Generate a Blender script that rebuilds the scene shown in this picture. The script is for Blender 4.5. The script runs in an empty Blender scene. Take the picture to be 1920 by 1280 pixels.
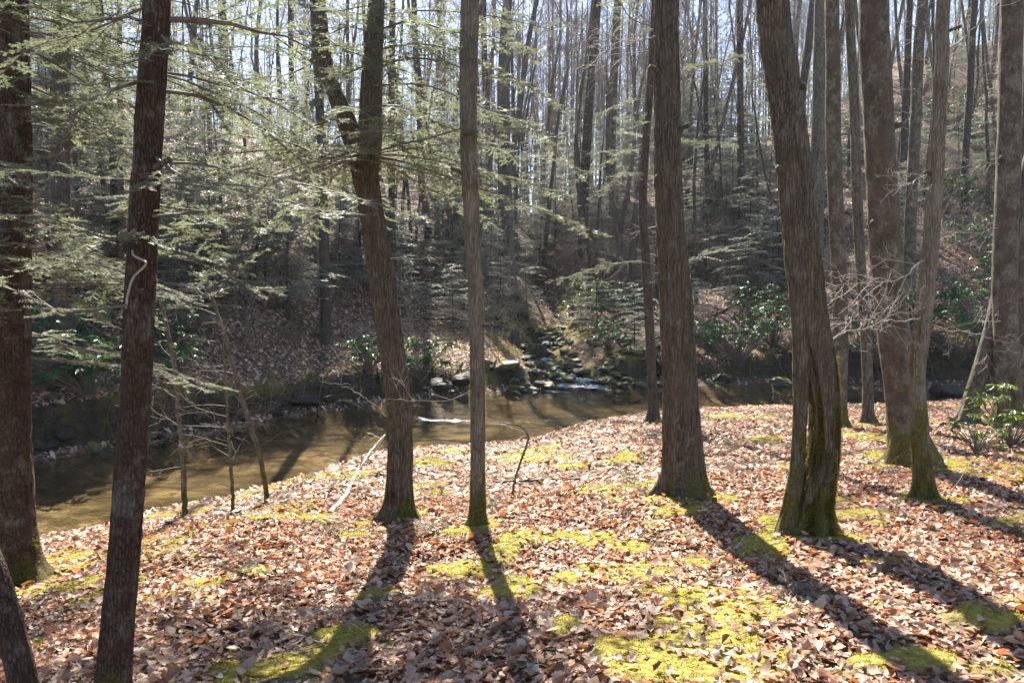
import bpy, math, random
import numpy as np
from mathutils import Vector, Matrix, Euler

R = math.radians
SC = bpy.context.scene
COL = SC.collection
F = 1450.0            # focal length expressed in pixels of a 1920 px wide frame
PITCH = math.atan(110 / F)
CAMZ = 1.7
SUN_AZ = R(-8)        # left of straight ahead
SUN_EL = R(44)

# ------------------------------------------------------------------ camera, sky, sun
cd = bpy.data.cameras.new('camera')
cam = bpy.data.objects.new('camera', cd); COL.objects.link(cam)
cd.sensor_width = 36; cd.lens = F / 1920 * 36
cd.clip_start = 0.05; cd.clip_end = 3000
cam.location = (0, 0, CAMZ); cam.rotation_euler = (R(90) - PITCH, 0, 0)
SC.camera = cam

w = bpy.data.worlds.new('World'); SC.world = w; w.use_nodes = True
nt = w.node_tree; nt.nodes.clear()
sky = nt.nodes.new('ShaderNodeTexSky'); sky.sky_type = 'NISHITA'; sky.sun_disc = False
sky.sun_elevation = SUN_EL; sky.sun_rotation = SUN_AZ
sky.air_density = 1.0; sky.dust_density = 0.9; sky.ozone_density = 1.2; sky.altitude = 600
bg = nt.nodes.new('ShaderNodeBackground'); bg.inputs[1].default_value = 0.066
wo = nt.nodes.new('ShaderNodeOutputWorld')
nt.links.new(sky.outputs[0], bg.inputs[0]); nt.links.new(bg.outputs[0], wo.inputs[0])

sd = bpy.data.lights.new('sun', 'SUN'); sd.energy = 5.0; sd.angle = R(0.53); sd.color = (1.0, 0.93, 0.82)
sun = bpy.data.objects.new('sun', sd); COL.objects.link(sun)
SUNV = Vector((math.sin(SUN_AZ) * math.cos(SUN_EL), math.cos(SUN_AZ) * math.cos(SUN_EL), math.sin(SUN_EL)))
sun.rotation_euler = (SUNV).to_track_quat('Z', 'Y').to_euler()
sun.location = (0, 0, 40)

SC.view_settings.view_transform = 'Standard'; SC.view_settings.look = 'None'
SC.view_settings.exposure = 2.0; SC.view_settings.gamma = 1; SC.view_settings.use_curve_mapping = False
SC.cycles.max_bounces = 6; SC.cycles.transparent_max_bounces = 12
SC.cycles.diffuse_bounces = 3; SC.cycles.glossy_bounces = 2; SC.cycles.transmission_bounces = 3
SC.cycles.volume_bounces = 0; SC.cycles.volume_step_rate = 4
SC.cycles.caustics_reflective = False; SC.cycles.caustics_refractive = False
SC.cycles.use_denoising = True

# ------------------------------------------------------------------ maths helpers
def _hash(ix, iy, iz, seed):
    h = (ix.astype(np.int64) * 374761393 + iy.astype(np.int64) * 668265263 + iz.astype(np.int64) * 2147483647 + seed * 1274126177) & 0xffffffff
    h = ((h ^ (h >> 13)) * 1274126177) & 0xffffffff
    h = ((h ^ (h >> 16)) * 2246822519) & 0xffffffff
    return ((h ^ (h >> 15)) & 0xffffff) / float(0xffffff)

def noise3(x, y, z, seed=0):
    x, y, z = np.broadcast_arrays(np.asarray(x, float), np.asarray(y, float), np.asarray(z, float))
    ix, iy, iz = np.floor(x), np.floor(y), np.floor(z)
    fx, fy, fz = x - ix, y - iy, z - iz
    fx, fy, fz = [t * t * (3 - 2 * t) for t in (fx, fy, fz)]
    o = 0
    for a in (0, 1):
        for b in (0, 1):
            for c in (0, 1):
                o = o + _hash(ix + a, iy + b, iz + c, seed) * (fx if a else 1 - fx) * (fy if b else 1 - fy) * (fz if c else 1 - fz)
    return o * 2 - 1

def fbm(x, y, z=0.0, seed=0, octv=4, gain=.5):
    s = 0; a = 1
    for k in range(octv):
        s = s + a * noise3(np.asarray(x) * 2 ** k, np.asarray(y) * 2 ** k, np.asarray(z) * 2 ** k, seed + k * 17); a *= gain
    return s

def sstep(a, b, x):
    t = np.clip((np.asarray(x, float) - a) / (b - a), 0, 1); return t * t * (3 - 2 * t)

def ray(px, py):
    u, v = (px - 960) / F, (640 - py) / F
    cp, sp = math.cos(PITCH), math.sin(PITCH)
    return np.array([u, cp + v * sp, -sp + v * cp])

def at(px, py, Y):                 # the point at distance Y ahead seen along a sight line
    d = ray(px, py); return np.array([0, 0, CAMZ]) + d * (Y / d[1])

def onplane(px, py, z):
    d = ray(px, py); return np.array([0, 0, CAMZ]) + d * ((z - CAMZ) / d[2])

# ------------------------------------------------------------------ the lie of the land
WATER = -1.22
near_px = [(60, 1035), (200, 1010), (345, 968), (430, 952), (500, 935), (600, 905), (720, 862), (850, 852), (980, 842), (1080, 812),
           (1180, 792), (1320, 780), (1400, 775), (1500, 774), (1620, 772)]
far_px = [(60, 868), (250, 838), (400, 812), (500, 790), (620, 770), (720, 758), (900, 738), (1000, 733), (1200, 722), (1500, 722), (1740, 733)]
NP = [onplane(a, b, WATER)[:2] for a, b in near_px]
FP = [onplane(a, b, WATER)[:2] for a, b in far_px]
NX = [-40, -20, -11, -7.2] + [p[0] for p in NP] + [11.2, 22, 45]
NY = [-34, -14, 0.6, 6.2] + [p[1] for p in NP] + [18.3, 22, 34]
FX = [-40, -20, -11] + [p[0] for p in FP] + [15, 25, 45]
FY = [-26, -6, 8.2] + [p[1] for p in FP] + [21, 26, 40]

def shore_n(x): return np.interp(x, NX, NY) + 0.12 * noise3(np.asarray(x) * 1.3, 0.5, 0.5, 5)
def shore_f(x): return np.interp(x, FX, FY) + 0.25 * noise3(np.asarray(x) * .9, 3.5, 0.5, 6)

RT = [-1.5, -.66, -.32, .03, .23, .37, .51, .66, 1.5]
RE = [.16, .16, .145, .13, .165, .24, .39, .50, .55]
def gully_x(y): return 1.5 + 0.3 * np.sin(np.asarray(y) * .45 - .6) - (np.asarray(y) - 21) * .02

# moss cushions: (x px, y px, half width px, half height px)
MOSS = [(900, 1075, 75, 16), (960, 1105, 45, 18), (1120, 1012, 75, 14), (1060, 1085, 40, 16), (1275, 1128, 50, 20), (1430, 1022, 70, 22),
        (1300, 1060, 30, 14), (740, 985, 60, 12), (660, 1010, 50, 8), (450, 1078, 45, 9), (380, 1092, 60, 6), (300, 1120, 60, 8), (110, 1105, 90, 14),
        (150, 1050, 100, 14), (560, 975, 60, 6), (1150, 870, 50, 8), (1090, 878, 40, 6), (1430, 822, 35, 8), (1375, 782, 45, 6), (1190, 915, 60, 8),
        (1340, 935, 45, 8), (1280, 960, 50, 7), (1750, 1250, 150, 30), (1180, 1225, 90, 26), (1230, 1265, 120, 20), (600, 1235, 80, 14), (520, 1265, 90, 18),
        (640, 1195, 50, 8), (1060, 1190, 50, 14), (1880, 1170, 60, 26), (1660, 1060, 50, 6), (1590, 1012, 60, 12), (850, 1000, 60, 9), (820, 870, 40, 6),
        (1000, 860, 40, 5), (980, 1010, 50, 8), (1660, 860, 40, 12), (1500, 880, 40, 7), (930, 1035, 40, 7), (760, 1105, 60, 8), (1200, 1030, 50, 10),
        (1370, 1150, 40, 8), (700, 1120, 40, 7), (230, 1040, 70, 8), (420, 985, 60, 7), (1640, 985, 40, 6), (1380, 1200, 40, 7), (1650, 1140, 30, 6)]

def land0(x, y):
    x = np.asarray(x, float); y = np.asarray(y, float)
    sn, sf = shore_n(x), shore_f(x)
    dn = np.maximum((sn - y) * .85, 0)
    zn = WATER + .16 * sstep(0, .35, dn) + 1.62 * (1 - np.exp(-dn / 9.0))
    zn = zn + .05 * fbm(x * .8, y * .8, 0, 11, 3) * sstep(0, 1.5, dn)
    zb = WATER - .34 * sstep(0, 1.1, np.minimum(y - sn, sf - y)) - .03 + .06 * fbm(x * .7, y * .7, 0, 21, 3)
    df = np.maximum((y - sf) * .9, 0)
    rt = x / np.maximum(y, 6)
    zr = 1.7 + 46 * np.interp(rt, RT, RE)
    gx = gully_x(y)
    gul = np.exp(-((x - gx) / 1.5) ** 2)
    bank = (.42 + .32 * sstep(-4.5, -7, x) + .12 * sstep(6, 9, x) + .26 * noise3(x * .8, y * .3, .5, 33)) * (1 - .8 * gul)
    g = df / 28.0
    gg = np.where(g < 1, g * (0.72 + .28 * g), 1 + (g - 1) * .05)
    zf = WATER + bank * sstep(.3, .85, df) + .04 * sstep(-.05, .1, df) + (zr - WATER - .6) * gg
    zf = zf + sstep(1, 6, df) * (.35 * fbm(x * .18, y * .18, 0, 41, 3) + .08 * fbm(x * .9, y * .9, 0, 43, 2))
    zf = zf - .45 * np.exp(-((x - gx) / .8) ** 2) * sstep(.5, 2, df) * (1 - sstep(16, 24, df)) - .9 * np.exp(-((x - gx) / 4.0) ** 2) * sstep(2, 10, df)
    z = np.where(y <= sn, zn, np.where(y < sf, zb, zf))
    return z

def ground_hit(px, py, f=None):
    f = f or land0
    d = ray(px, py); t = np.arange(1.2, 110, .03)
    P = np.array([0, 0, CAMZ])[None] + t[:, None] * d[None]
    k = np.argmax(P[:, 2] < f(P[:, 0], P[:, 1]))
    return P[k] if k else P[-1]

MP = []
for a, b, wx, wy in MOSS:
    c = ground_hit(a, b); e = ground_hit(a + wx, b); g1 = ground_hit(a, b - wy); g2 = ground_hit(a, b + wy)
    if c[1] < 18.5: MP.append((c[0], c[1], max(abs(e[0] - c[0]), .08), max((g1[1] - g2[1]) / 2, .08)))

TREE_BASES = []
def mossmask(x, y):
    x = np.asarray(x, float); y = np.asarray(y, float)
    m = np.zeros(np.broadcast(x, y).shape)
    wob = .75 * fbm(x * 3.6, y * 3.6, 0, 71, 4, .6)
    for cx, cy, rx, ry in MP:
        q = np.sqrt(((x - cx) / rx) ** 2 + ((y - cy) / ry) ** 2) + wob
        m = np.maximum(m, sstep(1.2, .65, q))
    n = fbm(x * 1.1, y * 1.1, 0, 72, 4)
    m = np.maximum(m, sstep(.44, .74, n) * .8)
    for bx, by, br in TREE_BASES:
        q = np.hypot(x - bx, y - by) / (br * 2.1) + wob
        m = np.maximum(m, sstep(1.15, .8, q))
    return m * (y < shore_n(x) + .05)

def land(x, y):
    x = np.asarray(x, float); y = np.asarray(y, float)
    z = land0(x, y)
    nearb = (y < shore_n(x) - .15)
    m = np.zeros(np.shape(x))
    sel = nearb & (y > 1.5) & (y < 19) & (np.abs(x) < 14)
    if np.ndim(x) and sel.any():
        m[sel] = mossmask(x[sel], y[sel])
    z = z + np.where(nearb, .014 * fbm(x * 4, y * 4, 0, 81, 3) + .03 * m, 0)
    return z

def gz(x, y): return float(land0(np.array([x]), np.array([y]))[0])

# ------------------------------------------------------------------ mesh helpers
def make_mesh(name, V, T=None, Q=None, mats=(), mat_idx=None, attrs=None, smooth=True):
    V = np.asarray(V, np.float32).reshape(-1, 3)
    T = np.zeros((0, 3), np.int32) if T is None else np.asarray(T, np.int32).reshape(-1, 3)
    Q = np.zeros((0, 4), np.int32) if Q is None else np.asarray(Q, np.int32).reshape(-1, 4)
    me = bpy.data.meshes.new(name)
    me.vertices.add(len(V)); me.vertices.foreach_set('co', V.ravel())
    nl = T.size + Q.size; nf = len(T) + len(Q)
    me.loops.add(nl); me.polygons.add(nf)
    me.loops.foreach_set('vertex_index', np.concatenate([T.ravel(), Q.ravel()]))
    st = np.concatenate([np.arange(len(T)) * 3, len(T) * 3 + np.arange(len(Q)) * 4]).astype(np.int32)
    me.polygons.foreach_set('loop_start', st)
    me.polygons.foreach_set('use_smooth', np.full(nf, smooth))
    for m in mats: me.materials.append(m)
    if mat_idx is not None: me.polygons.foreach_set('material_index', np.asarray(mat_idx, np.int32))
    for k, a in (attrs or {}).items():
        a = np.asarray(a, np.float32)
        if a.ndim == 1:
            at_ = me.attributes.new(k, 'FLOAT', 'POINT'); at_.data.foreach_set('value', a)
        else:
            at_ = me.attributes.new(k, 'FLOAT_COLOR', 'POINT')
            at_.data.foreach_set('color', np.c_[a, np.ones(len(a))].astype(np.float32).ravel())
    me.update(calc_edges=True); me.validate()
    return me

def link(name, me, parent=None, loc=None, rot=None, scale=None):
    o = bpy.data.objects.new(name, me); COL.objects.link(o)
    if parent: o.parent = parent
    if loc is not None: o.location = loc
    if rot is not None: o.rotation_euler = rot
    if scale is not None: o.scale = (scale,) * 3 if np.isscalar(scale) else scale
    return o

def tag(o, label=None, cat=None, group=None, kind=None):
    if label: o['label'] = label
    if cat: o['category'] = cat
    if group: o['group'] = group
    if kind: o['kind'] = kind
    return o

def root(name, loc, label, cat, group=None, rz=0):
    o = bpy.data.objects.new(name, None); COL.objects.link(o); o.location = loc; o.rotation_euler = (0, 0, rz)
    o.empty_display_size = .1
    return tag(o, label, cat, group)

def frames(P):
    P = np.asarray(P, float)
    t = np.gradient(P, axis=0); t /= np.linalg.norm(t, axis=1)[:, None] + 1e-9
    ref = np.array([0, 0, 1.]) if abs(t[0, 2]) < .8 else np.array([0, 1., 0])
    u = np.cross(ref, t); u /= np.linalg.norm(u, axis=1)[:, None] + 1e-9
    v = np.cross(t, u)
    return t, u, v

class Acc:
    """collects tubes and faces into one mesh"""
    def __init__(s): s.V = []; s.T = []; s.Q = []; s.n = 0; s.C = []
    def tube(s, P, r, sides=3):
        P = np.asarray(P, float); r = np.asarray(r, float) * np.ones(len(P))
        t, u, v = frames(P)
        a = np.arange(sides) * 2 * math.pi / sides
        V = P[:, None] + r[:, None, None] * (np.cos(a)[None, :, None] * u[:, None] + np.sin(a)[None, :, None] * v[:, None])
        n, k = len(P), sides
        i = np.arange(n - 1)[:, None] * k; j = np.arange(k)[None]; j2 = (j + 1) % k
        Q = np.stack([i + j, i + j2, i + k + j2, i + k + j], -1).reshape(-1, 4)
        s.V.append(V.reshape(-1, 3)); s.Q.append(Q + s.n); s.n += n * k
    def quads(s, V, Q=None):
        V = np.asarray(V).reshape(-1, 3)
        s.V.append(V); s.Q.append((np.arange(len(V)).reshape(-1, 4) if Q is None else np.asarray(Q)) + s.n); s.n += len(V)
    def tris(s, V, T=None):
        V = np.asarray(V).reshape(-1, 3)
        s.V.append(V); s.T.append((np.arange(len(V)).reshape(-1, 3) if T is None else np.asarray(T)) + s.n); s.n += len(V)
    def mesh(s, name, mat, smooth=True, attrs=None):
        if not s.V: s.tris(np.zeros((3, 3)))
        T = np.concatenate(s.T) if s.T else None; Q = np.concatenate(s.Q) if s.Q else None
        return make_mesh(name, np.concatenate(s.V), T, Q, [mat], smooth=smooth, attrs=attrs)

def spline(pts, n):
    pts = np.asarray(pts, float)
    d = np.r_[0, np.cumsum(np.linalg.norm(np.diff(pts[:, :3], axis=0), axis=1))]
    P = np.vstack([2 * pts[0] - pts[1], pts, 2 * pts[-1] - pts[-2]])
    s = np.linspace(0, d[-1], n); k = np.clip(np.searchsorted(d, s, 'right') - 1, 0, len(pts) - 2)
    t = ((s - d[k]) / (d[k + 1] - d[k] + 1e-9))[:, None]
    a, b, c, e = P[k], P[k + 1], P[k + 2], P[k + 3]
    return .5 * (2 * b + (c - a) * t + (2 * a - 5 * b + 4 * c - e) * t ** 2 + (3 * b - a - 3 * c + e) * t ** 3)

# ------------------------------------------------------------------ materials
def newmat(name):
    m = bpy.data.materials.new(name); m.use_nodes = True; t = m.node_tree
    t.nodes.clear(); return m, t
def N(t, ty, **k):
    n = t.nodes.new(ty)
    for a, b in k.items():
        if a.startswith('i_'):
            n.inputs[int(a[2:])].default_value = b
        else: setattr(n, a, b)
    return n
def ramp(t, src, stops):
    r = t.nodes.new('ShaderNodeValToRGB'); e = r.color_ramp.elements
    while len(e) < len(stops): e.new(.5)
    for k, (p, c) in enumerate(stops):
        e[k].position = p; e[k].color = (*c, 1) if len(c) == 3 else c
    t.links.new(src, r.inputs[0]); return r.outputs[0]
def mix(t, f, a, b, mode='MIX'):
    m = t.nodes.new('ShaderNodeMix'); m.data_type = 'RGBA'; m.blend_type = mode
    for s, v in ((m.inputs[0], f), (m.inputs[6], a), (m.inputs[7], b)):
        if hasattr(v, 'is_linked'): t.links.new(v, s)
        elif np.isscalar(v): s.default_value = v
        else: s.default_value = (*v, 1)
    return m.outputs[2]
def math_(t, op, a, b=0.0, clamp=False):
    m = t.nodes.new('ShaderNodeMath'); m.operation = op; m.use_clamp = clamp
    for s, v in ((m.inputs[0], a), (m.inputs[1], b)):
        if hasattr(v, 'is_linked'): t.links.new(v, s)
        else: s.default_value = v
    return m.outputs[0]
def noise_n(t, vec, scale, detail=4, rough=.55):
    n = t.nodes.new('ShaderNodeTexNoise'); n.inputs['Scale'].default_value = scale; n.inputs['Detail'].default_value = detail
    n.inputs['Roughness'].default_value = rough
    if vec: t.links.new(vec, n.inputs['Vector'])
    return n.outputs['Fac']
def mapping(t, vec, sc):
    m = t.nodes.new('ShaderNodeMapping'); m.inputs['Scale'].default_value = sc; t.links.new(vec, m.inputs[0]); return m.outputs[0]
def finish(t, color, rough=.8, bump=None, bstr=.5, bdist=.02, spec=.5, transl=0, tcol=None, alpha=None):
    p = t.nodes.new('ShaderNodeBsdfPrincipled')
    if hasattr(color, 'is_linked'): t.links.new(color, p.inputs['Base Color'])
    else: p.inputs['Base Color'].default_value = (*color, 1)
    if hasattr(rough, 'is_linked'): t.links.new(rough, p.inputs['Roughness'])
    else: p.inputs['Roughness'].default_value = rough
    p.inputs['Specular IOR Level'].default_value = spec
    if bump is not None:
        b = t.nodes.new('ShaderNodeBump'); b.inputs['Strength'].default_value = bstr; b.inputs['Distance'].default_value = bdist
        t.links.new(bump, b.inputs['Height']); t.links.new(b.outputs[0], p.inputs['Normal'])
    out = p.outputs[0]
    if transl:
        tr = t.nodes.new('ShaderNodeBsdfTranslucent')
        c = tcol if tcol is not None else color
        if hasattr(c, 'is_linked'): t.links.new(c, tr.inputs[0])
        else: tr.inputs[0].default_value = (*c, 1)
        mx = t.nodes.new('ShaderNodeMixShader'); mx.inputs[0].default_value = transl
        t.links.new(out, mx.inputs[1]); t.links.new(tr.outputs[0], mx.inputs[2]); out = mx.outputs[0]
    o = t.nodes.new('ShaderNodeOutputMaterial'); t.links.new(out, o.inputs[0])

def bark(name, dark, lite, lichen=(.29, .27, .21), lich=.45, moss=.0, mossh=1.0, stretch=.22, scale=14, plates=True, bstr=.9, patch=None):
    m, t = newmat(name)
    co = N(t, 'ShaderNodeTexCoord').outputs['Object']
    v = mapping(t, co, (1, 1, stretch))
    f1 = noise_n(t, v, scale * 1.5, 7, .68)
    f2 = noise_n(t, v, scale * 3.2, 4, .6)
    vor = N(t, 'ShaderNodeTexVoronoi', feature='DISTANCE_TO_EDGE'); vor.inputs['Scale'].default_value = scale * 3.4
    # wobble the furrows
    wob = N(t, 'ShaderNodeVectorMath', operation='MULTIPLY_ADD')
    nz = N(t, 'ShaderNodeTexNoise'); nz.inputs['Scale'].default_value = 6; t.links.new(v, nz.inputs[0])
    t.links.new(nz.outputs['Color'], wob.inputs[0]); wob.inputs[1].default_value = (.06, .06, .06); t.links.new(v, wob.inputs[2])
    t.links.new(wob.outputs[0], vor.inputs['Vector'])
    crack = math_(t, 'MULTIPLY', vor.outputs['Distance'], 5.0, True)
    h = math_(t, 'ADD', math_(t, 'MULTIPLY', crack, .34 if plates else .08), math_(t, 'MULTIPLY', f1, .9))
    h = math_(t, 'ADD', h, math_(t, 'MULTIPLY', f2, .35))
    c = ramp(t, math_(t, 'MULTIPLY', h, .72), [(.30, tuple(a * .5 for a in dark)), (.5, dark), (.8, lite)])
    big = noise_n(t, co, 2.3, 3, .6)
    c = mix(t, ramp(t, big, [(.38, (0, 0, 0)), (.7, (.7,) * 3)]), c, mix(t, .5, lite, dark), 'MIX')
    # lichen blotches
    ln = noise_n(t, mapping(t, co, (1, 1, .7)), 9, 5, .7)
    lm = ramp(t, ln, [(.64 - .24 * lich, (0, 0, 0)), (.80 - .24 * lich, (1, 1, 1))])
    lm2 = math_(t, 'MULTIPLY', lm, ramp(t, f2, [(.35, (.25,) * 3), (.6, (1,) * 3)]))
    c = mix(t, math_(t, 'MULTIPLY', lm2, .6), c, lichen)
    if patch:
        pn = noise_n(t, mapping(t, co, (1, 1, .35)), 3.2, 4, .65)
        c = mix(t, ramp(t, pn, [(.46, (0, 0, 0)), (.66, (.7,) * 3)]), c, patch)
    sp = noise_n(t, co, 60, 2, .5)
    c = mix(t, ramp(t, sp, [(.66, (0, 0, 0)), (.74, (.45,) * 3)]), c, (.30, .30, .26))
    if moss:
        sx = N(t, 'ShaderNodeSeparateXYZ'); t.links.new(co, sx.inputs[0])
        hz = math_(t, 'DIVIDE', sx.outputs[2], mossh)
        mm = math_(t, 'SUBTRACT', math_(t, 'MULTIPLY', noise_n(t, mapping(t, co, (1, 1, .4)), 7, 5, .65), 2.2), hz)
        mm = math_(t, 'ADD', mm, moss - 1.12)
        mk = ramp(t, mm, [(.28, (0, 0, 0)), (.5, (1, 1, 1))])
        mc = ramp(t, noise_n(t, co, 60, 3, .6), [(.3, (.05, .045, .012)), (.6, (.17, .155, .02)), (.75, (.30, .26, .04))])
        c = mix(t, math_(t, 'MULTIPLY', mk, ramp(t, noise_n(t, co, 22, 4, .7), [(.36, (.25,) * 3), (.56, (1,) * 3)])), c, mc)
        h = math_(t, 'ADD', h, math_(t, 'MULTIPLY', math_(t, 'MULTIPLY', mk, noise_n(t, co, 80, 3, .6)), 1.2))
    finish(t, c, .85, h, bstr, .02, .25)
    return m

M = {}
M['furrow'] = bark('bark_furrowed', (.068, .050, .034), (.205, .160, .115), lich=.3, moss=.55, mossh=.7, scale=17, stretch=.12, bstr=1.0)
M['cracked'] = bark('bark_cracked_mossy', (.078, .057, .038), (.215, .17, .12), lich=.45, moss=.72, mossh=1.6, scale=18, stretch=.15, bstr=1.0)
M['red'] = bark('bark_hemlock', (.046, .025, .016), (.125, .070, .047), lichen=(.28, .26, .20), lich=.6, moss=.5, mossh=.9, scale=22, stretch=.28, bstr=1.0)
M['mottle'] = bark('bark_mottled', (.068, .053, .037), (.175, .142, .102), lichen=(.30, .28, .22), lich=.85, moss=.75, mossh=1.0, scale=12, stretch=.6, plates=False, bstr=.7, patch=(.105, .072, .052))
M['tan'] = bark('bark_tan', (.11, .085, .064), (.31, .255, .195), lich=.6, moss=.8, mossh=1.1, scale=19, stretch=.13, bstr=.9)
M['tancol'] = bark('bark_mossy_tan', (.12, .092, .066), (.32, .265, .20), lich=.6, moss=.95, mossh=1.2, scale=18, stretch=.14, bstr=.9)
M['far'] = bark('bark_grey', (.073, .060, .046), (.20, .172, .135), lich=.4, moss=.4, mossh=.8, scale=8, stretch=.2, bstr=.6)
M['fardark'] = bark('bark_dark', (.045, .034, .027), (.12, .095, .078), lich=.3, moss=.3, mossh=.6, scale=8, stretch=.2, bstr=.6)

def simple(name, c1, c2, scale=8, rough=.75, spec=.3, transl=0, tcol=None, bstr=.3):
    m, t = newmat(name); co = N(t, 'ShaderNodeTexCoord').outputs['Object']
    n = noise_n(t, co, scale, 4, .6); c = ramp(t, n, [(.3, c1), (.7, c2)])
    finish(t, c, rough, n if bstr else None, bstr, .01, spec, transl, tcol); return m
M['twig'] = simple('twig_bark', (.10, .075, .055), (.24, .20, .16), 30)
M['paletwig'] = simple('pale_twig_bark', (.26, .22, .18), (.48, .43, .36), 25)
M['fartwig'] = simple('far_twig_bark', (.14, .115, .095), (.30, .25, .21), 4)

def foliage(name, c1, c2, c3, tcol, scale=1.2, rough=.42, transl=.35, spec=.5):
    m, t = newmat(name); co = N(t, 'ShaderNodeTexCoord').outputs['Object']
    a = noise_n(t, co, scale, 3, .6); b = noise_n(t, co, scale * 14, 2, .6)
    f = math_(t, 'ADD', math_(t, 'MULTIPLY', a, .55), math_(t, 'MULTIPLY', b, .45))
    c = ramp(t, f, [(.35, c1), (.5, c2), (.66, c3)])
    finish(t, c, rough, None, 0, 0, spec, transl, mix(t, .6, c, tcol)); return m
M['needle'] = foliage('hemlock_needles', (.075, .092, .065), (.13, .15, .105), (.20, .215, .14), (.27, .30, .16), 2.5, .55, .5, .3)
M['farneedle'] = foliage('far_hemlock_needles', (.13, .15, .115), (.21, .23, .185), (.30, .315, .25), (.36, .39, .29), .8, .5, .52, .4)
M['rhodo'] = foliage('rhododendron_leaves', (.018, .055, .02), (.035, .095, .035), (.07, .15, .05), (.14, .30, .05), 3, .48, .25, .4)
M['rhodoy'] = foliage('yellow_green_leaves', (.05, .10, .02), (.09, .15, .03), (.16, .20, .05), (.28, .34, .06), 3, .3, .45, .6)

def attr_leaf(name, transl=.3):
    m, t = newmat(name)
    a = N(t, 'ShaderNodeAttribute', attribute_name='tint')
    co = N(t, 'ShaderNodeTexCoord').outputs['Object']
    n = noise_n(t, co, 70, 2, .6)
    c = mix(t, 1.0, a.outputs['Color'], ramp(t, n, [(.3, (.72,) * 3), (.7, (1.12, 1.1, 1.08))]), 'MULTIPLY')
    finish(t, c, .55, None, 0, 0, .35, transl, mix(t, 1.0, c, (1.25, .8, .5), 'MULTIPLY')); return m
M['leaf'] = attr_leaf('dead_leaves')
m, t = newmat('moss_shoots'); co = N(t, 'ShaderNodeTexCoord').outputs['Object']
c = ramp(t, noise_n(t, co, 5, 4, .65), [(.3, (.20, .175, .04)), (.5, (.38, .325, .065)), (.7, (.52, .43, .11))])
finish(t, c, .7, None, 0, 0, .2, .5, mix(t, 1.0, c, (1.15, 1.1, .8), 'MULTIPLY')); M['moss'] = m

# forest floor
m, t = newmat('forest_floor'); co = N(t, 'ShaderNodeTexCoord').outputs['Object']
am = N(t, 'ShaderNodeAttribute', attribute_name='moss').outputs['Fac']; ab = N(t, 'ShaderNodeAttribute', attribute_name='bed').outputs['Fac']
aw = N(t, 'ShaderNodeAttribute', attribute_name='soil').outputs['Fac']
vo = N(t, 'ShaderNodeTexVoronoi'); vo.inputs['Scale'].default_value = 16; vo.inputs['Randomness'].default_value = 1
t.links.new(mapping(t, co, (1, 1.3, 1)), vo.inputs['Vector'])
sep = N(t, 'ShaderNodeSeparateXYZ'); t.links.new(vo.outputs['Color'], sep.inputs[0])
lc = ramp(t, sep.outputs[0], [(.0, (.06, .035, .024)), (.35, (.15, .088, .06)), (.7, (.27, .17, .12)), (1, (.42, .30, .23))])
lc = mix(t, .35, lc, (.36, .24, .17))
lc = mix(t, ramp(t, noise_n(t, co, .9, 4, .6), [(.35, (.0,) * 3), (.7, (.35,) * 3)]), lc, (.10, .065, .045))
dirt = ramp(t, noise_n(t, co, 30, 4, .6), [(.3, (.035, .025, .018)), (.7, (.11, .078, .055))])
c = mix(t, ramp(t, vo.outputs['Distance'], [(.3, (0,) * 3), (.6, (1,) * 3)]), lc, dirt)
soil = ramp(t, noise_n(t, co, 9, 5, .65), [(.3, (.014, .010, .007)), (.55, (.060, .042, .028)), (.72, (.09, .085, .02))])
c = mix(t, aw, c, soil)
mc = ramp(t, noise_n(t, co, 26, 5, .65), [(.28, (.13, .105, .03)), (.5, (.28, .235, .05)), (.72, (.42, .34, .09))])
c = mix(t, am, c, mc)
vb = N(t, 'ShaderNodeTexVoronoi'); vb.inputs['Scale'].default_value = 7; t.links.new(co, vb.inputs['Vector'])
sb = N(t, 'ShaderNodeSeparateXYZ'); t.links.new(vb.outputs['Color'], sb.inputs[0])
bc = ramp(t, sb.outputs[0], [(.0, (.13, .10, .055)), (.5, (.23, .18, .10)), (1, (.37, .30, .19))])
bc = mix(t, ramp(t, noise_n(t, mapping(t, co, (.5, 1.6, 1)), .8, 5, .65), [(.42, (0,) * 3), (.58, (.85,) * 3)]), bc, (.085, .072, .038))
c = mix(t, ab, c, bc)
hh = math_(t, 'ADD', math_(t, 'MULTIPLY', vo.outputs['Distance'], -1.0), math_(t, 'MULTIPLY', noise_n(t, co, 60, 3, .6), .6))
finish(t, c, .85, hh, .8, .03, .2); M['floor'] = m

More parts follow.
